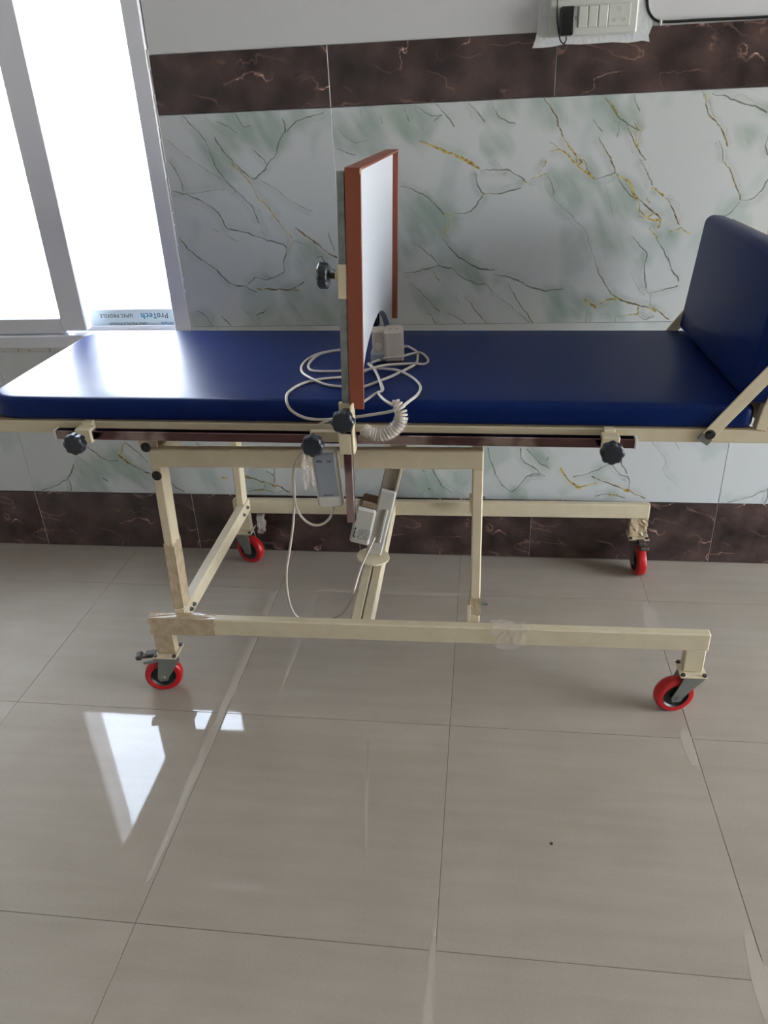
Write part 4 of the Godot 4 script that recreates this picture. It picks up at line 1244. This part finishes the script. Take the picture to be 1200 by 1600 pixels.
	var line := smooth_path([Vector3(-0.084, 0.801, 0.803), Vector3(-0.070, 0.794, 0.806), Vector3(-0.048, 0.789, 0.806), Vector3(-0.023, 0.797, 0.804), Vector3(-0.006, 0.813, 0.798), Vector3(-0.003, 0.834, 0.788), Vector3(-0.016, 0.858, 0.778)], 60)
	var helix := PackedVector3Array()
	var turns := 23.0
	for i in line.size():
		var d := (line[mini(i + 1, line.size() - 1)] - line[maxi(i - 1, 0)]).normalized()
		var u := Vector3.BACK
		u = (u - d * d.dot(u)).normalized()
		var v := d.cross(u)
		var a := TAU * turns * i / line.size()
		var rad := 0.0115 if i < line.size() - 40 else lerpf(0.0115, 0.005, (i - line.size() + 40) / 40.0)
		helix.append(line[i] + (u * cos(a) + v * sin(a)) * rad)
	var st := start(true)
	add_tube(st, helix, 0.0030, 6)
	obj("coil", done(st), M["cable"], c, w)
	var rng := RandomNumberGenerator.new()
	rng.seed = 31
	var loops := []
	for i in 22:
		var q := int(float(i) / 21.0 * 275.0)
		var d := (line[q + 1] - line[maxi(q - 1, 0)]).normalized()
		var u := (Vector3.BACK - d * d.dot(Vector3.BACK)).normalized()
		var v := d.cross(u)
		var l := PackedVector3Array()
		for k in 14:
			var a := TAU * k / 14.0
			l.append(line[q] + (u * cos(a) + v * sin(a)) * rng.randf_range(0.0138, 0.0168))
		loops.append(l)
	st = start()
	for i in loops.size() - 1:
		for k in 14:
			var j := (k + 1) % 14
			quad(st, loops[i][k], loops[i][j], loops[i + 1][j], loops[i + 1][k], (loops[i][0] + loops[i][7]) / 2.0)
	obj("plastic_wrap", done(st), M["clear wrap"], c, w)

func build_remote() -> void:
	var o := thing("hand_control", "white hand control with grey face and two arrow buttons, hanging from a black knob", "remote control", Vector3(-0.172, 0.61, 0.80))
	var w := at(-o.position)
	var b := Transform3D(Basis(Vector3.BACK, 0.055), Vector3(-0.172, 0.684, 0.808))
	var flat := Transform3D(Basis(Vector3.RIGHT, PI / 2.0), Vector3.ZERO)
	var s := obj("shell", cushion(Vector3(0.058, 0.022, 0.142), 0.010, 0.006), M["remote shell"], o, w * b * flat)
	obj("face_plate", prism(rect(-0.0235, -0.042, 0.0235, 0.066), 0.0105, 0.0125, Vector2.ZERO, Vector2.ONE, 0.001), M["remote face"], s, flat.affine_inverse())
	for x in [-0.011, 0.012]:
		var t := start()
		var up: float = 1.0 if x < 0 else -1.0
		add_box(t, Vector3(0.008, 0.0012, 0.0008), 0.0002, Vector3(x - 0.003, 0.048, 0.0128), Basis(Vector3.BACK, 0.5 * up))
		add_box(t, Vector3(0.008, 0.0012, 0.0008), 0.0002, Vector3(x + 0.003, 0.048, 0.0128), Basis(Vector3.BACK, -0.5 * up))
		add_box(t, Vector3(0.012, 0.0010, 0.0008), 0.0002, Vector3(x, 0.0445, 0.0128))
		obj("arrow_button", done(t), M["dark print"], s, flat.affine_inverse())
	var st := start()
	for i in 7:
		add_box(st, Vector3(0.0022, 0.0028, 0.0006), 0.0002, Vector3(-0.011 + i * 0.0034, -0.037, 0.0127))
	obj("print", done(st), M["dark print"], s, flat.affine_inverse())
	obj("strain_relief", lathe([Vector2(0.0, -0.018), Vector2(0.0042, -0.018), Vector2(0.0048, -0.010), Vector2(0.0058, -0.009), Vector2(0.0065, 0.0), Vector2(0, 0.0)], 16), M["remote shell"], o, w * at(Vector3(-0.168, 0.617, 0.806)))
	var line := [Vector3(-0.169, 0.603, 0.806), Vector3(-0.174, 0.583, 0.806), Vector3(-0.193, 0.564, 0.805), Vector3(-0.216, 0.560, 0.805), Vector3(-0.238, 0.574, 0.805), Vector3(-0.253, 0.602, 0.803), Vector3(-0.256, 0.644, 0.803), Vector3(-0.254, 0.684, 0.803), Vector3(-0.243, 0.721, 0.803), Vector3(-0.226, 0.747, 0.800), Vector3(-0.214, 0.752, 0.796), Vector3(-0.226, 0.742, 0.792), Vector3(-0.247, 0.714, 0.782), Vector3(-0.259, 0.68, 0.775), Vector3(-0.264, 0.64, 0.765), Vector3(-0.268, 0.605, 0.757), Vector3(-0.275, 0.576, 0.745), Vector3(-0.284, 0.523, 0.74), Vector3(-0.301, 0.449, 0.735), Vector3(-0.321, 0.372, 0.72), Vector3(-0.328, 0.295, 0.71), Vector3(-0.322, 0.232, 0.70), Vector3(-0.30, 0.20, 0.69), Vector3(-0.25, 0.19, 0.675), Vector3(-0.202, 0.195, 0.65), Vector3(-0.180, 0.215, 0.61), Vector3(-0.170, 0.245, 0.58), Vector3(-0.158, 0.28, 0.54), Vector3(-0.139, 0.318, 0.515), Vector3(-0.122, 0.352, 0.497)]
	obj("cord", tube(line, 0.0031, 6, 8), M["cable"], o, w)

func build_wall_fittings() -> void:
	var o := thing("switch_board", "white electrical switch and socket board set in rough white putty", "switch board", Vector3(0.426, 1.60, 0))
	var w := at(-o.position)
	var rng := RandomNumberGenerator.new()
	rng.seed = 17
	var poly := PackedVector2Array()
	var xs := [0.280, 0.30, 0.33, 0.36, 0.40, 0.44, 0.48, 0.52, 0.555, 0.572]
	for x in xs:
		poly.append(Vector2(x, 1.538 + rng.randf_range(-0.004, 0.004)))
	for y in [1.55, 1.57, 1.59]:
		poly.append(Vector2(0.572 + rng.randf_range(-0.004, 0.004), y))
	poly.append(Vector2(0.565, 1.72))
	poly.append(Vector2(0.300, 1.72))
	for y in [1.60, 1.575, 1.555]:
		poly.append(Vector2(0.290 + rng.randf_range(-0.004, 0.004), y))
	obj("putty_patch", prism(poly, -0.003, 0.0055, Vector2.ZERO, Vector2.ONE, 0.002), M["putty"], o, w)
	span("cover_plate", Vector3(0.318, 1.556, 0.0055), Vector3(0.536, 1.690, 0.018), M["switch white"], o, 0.004, w)
	span("module_bed", Vector3(0.336, 1.571, 0.018), Vector3(0.518, 1.622, 0.0195), M["switch white"], o, 0.0006, w)
	span("module_bed", Vector3(0.336, 1.632, 0.018), Vector3(0.518, 1.682, 0.0195), M["switch white"], o, 0.0006, w)
	var s := span("socket", Vector3(0.338, 1.573, 0.0195), Vector3(0.388, 1.620, 0.0215), M["switch white"], o, 0.001, w)
	bolt(s, Transform3D(Basis(Vector3.RIGHT, PI / 2.0), Vector3(0.02, -0.002, 0.001)), 0.003, 0.001)
	for k in 3:
		var x := 0.3895 + k * 0.0245
		obj("switch", box(Vector3(0.0235, 0.047, 0.006), 0.002), M["switch white"], o, w * Transform3D(Basis(Vector3.RIGHT, 0.08), Vector3(x + 0.012, 1.5965, 0.0215)))
	s = span("socket", Vector3(0.464, 1.573, 0.0195), Vector3(0.516, 1.620, 0.0215), M["switch white"], o, 0.001, w)
	for p in [Vector3(-0.012, -0.010, 0), Vector3(0.012, -0.010, 0), Vector3(0.0, 0.013, 0)]:
		obj("pin_hole", lathe([Vector2(0.0050, 0), Vector2(0.0047, 0.0014), Vector2(0.0036, 0.0014), Vector2(0.0034, 0.0)], 16), M["switch white"], s, Transform3D(Basis(Vector3.RIGHT, PI / 2.0), p + Vector3(0, 0, 0.0008)))
	# charger in the left socket
	var c := thing("charger", "black plug-in charger with thin lead in the wall socket", "charger", Vector3(0.362, 1.585, 0.022))
	w = at(-c.position)
	obj("body", cushion(Vector3(0.036, 0.030, 0.062), 0.006, 0.005), M["black plastic"], c, w * Transform3D(Basis(Vector3.RIGHT, PI / 2.0), Vector3(0.361, 1.588, 0.0375)))
	obj("lead", tube([Vector3(0.361, 1.558, 0.038), Vector3(0.362, 1.548, 0.036), Vector3(0.357, 1.541, 0.032), Vector3(0.348, 1.549, 0.028), Vector3(0.341, 1.575, 0.026), Vector3(0.337, 1.60, 0.025), Vector3(0.3365, 1.64, 0.024), Vector3(0.339, 1.72, 0.023)], 0.0016), M["black plastic"], c, w)
	# black cable clipped along the top of the brown band
	var k := thing("wall_cable", "thick black cable bending round and running above the brown tile band", "cable", Vector3(0.7, 1.574, 0.006))
	w = at(-k.position)
	obj("lead", tube([Vector3(0.556, 1.80, 0.004), Vector3(0.555, 1.66, 0.004), Vector3(0.557, 1.62, 0.0055), Vector3(0.566, 1.596, 0.0055), Vector3(0.585, 1.580, 0.0055), Vector3(0.615, 1.5765, 0.0055), Vector3(0.70, 1.576, 0.005), Vector3(0.85, 1.5745, 0.005), Vector3(1.2, 1.575, 0.005), Vector3(1.8, 1.575, 0.005)], 0.0034), M["black plastic"], k, w)
	for x in [0.594, 1.1]:
		obj("clip", box(Vector3(0.007, 0.014, 0.011), 0.002), M["switch white"], k, w * at(Vector3(x, 1.575, 0.006)))

func _ready() -> void:
	# camera
	var cam := Camera3D.new()
	cam.name = "camera"
	add_child(cam)
	cam.transform = Transform3D(Basis(Vector3(0.9918, -0.0419, -0.1209), Vector3(-0.0200, 0.8823, -0.4702), Vector3(0.1263, 0.4687, 0.8743)).orthonormalized(), Vector3(0.1745, 1.4229, 2.3432))
	cam.fov = 67.49
	cam.near = 0.02
	cam.current = true
	# bright overcast sky over pale sunlit ground; it reaches the room through the window and a glazed door
	var sky_m := ProceduralSkyMaterial.new()
	sky_m.sky_top_color = Color(0.86, 0.92, 1.0)
	sky_m.sky_horizon_color = Color(0.98, 0.99, 1.0)
	sky_m.sky_curve = 0.2
	sky_m.sky_energy_multiplier = 1.0
	sky_m.ground_bottom_color = Color(0.72, 0.71, 0.69)
	sky_m.ground_horizon_color = Color(0.92, 0.92, 0.91)
	sky_m.ground_curve = 0.12
	var env := Environment.new()
	env.background_mode = Environment.BG_SKY
	env.sky = Sky.new()
	env.sky.sky_material = sky_m
	env.background_energy_multiplier = 62.0
	env.tonemap_mode = Environment.TONE_MAPPER_LINEAR
	env.tonemap_exposure = 0.54
	env.sdfgi_enabled = true
	env.ssao_enabled = true
	env.ssil_enabled = true
	var we := WorldEnvironment.new()
	we.name = "world_environment"
	we.environment = env
	add_child(we)

	make_materials()
	build_floor()
	build_wall_back()
	build_window()
	build_shell()
	build_table()
	build_tray()
	build_cable()
	build_remote()
	build_wall_fittings()
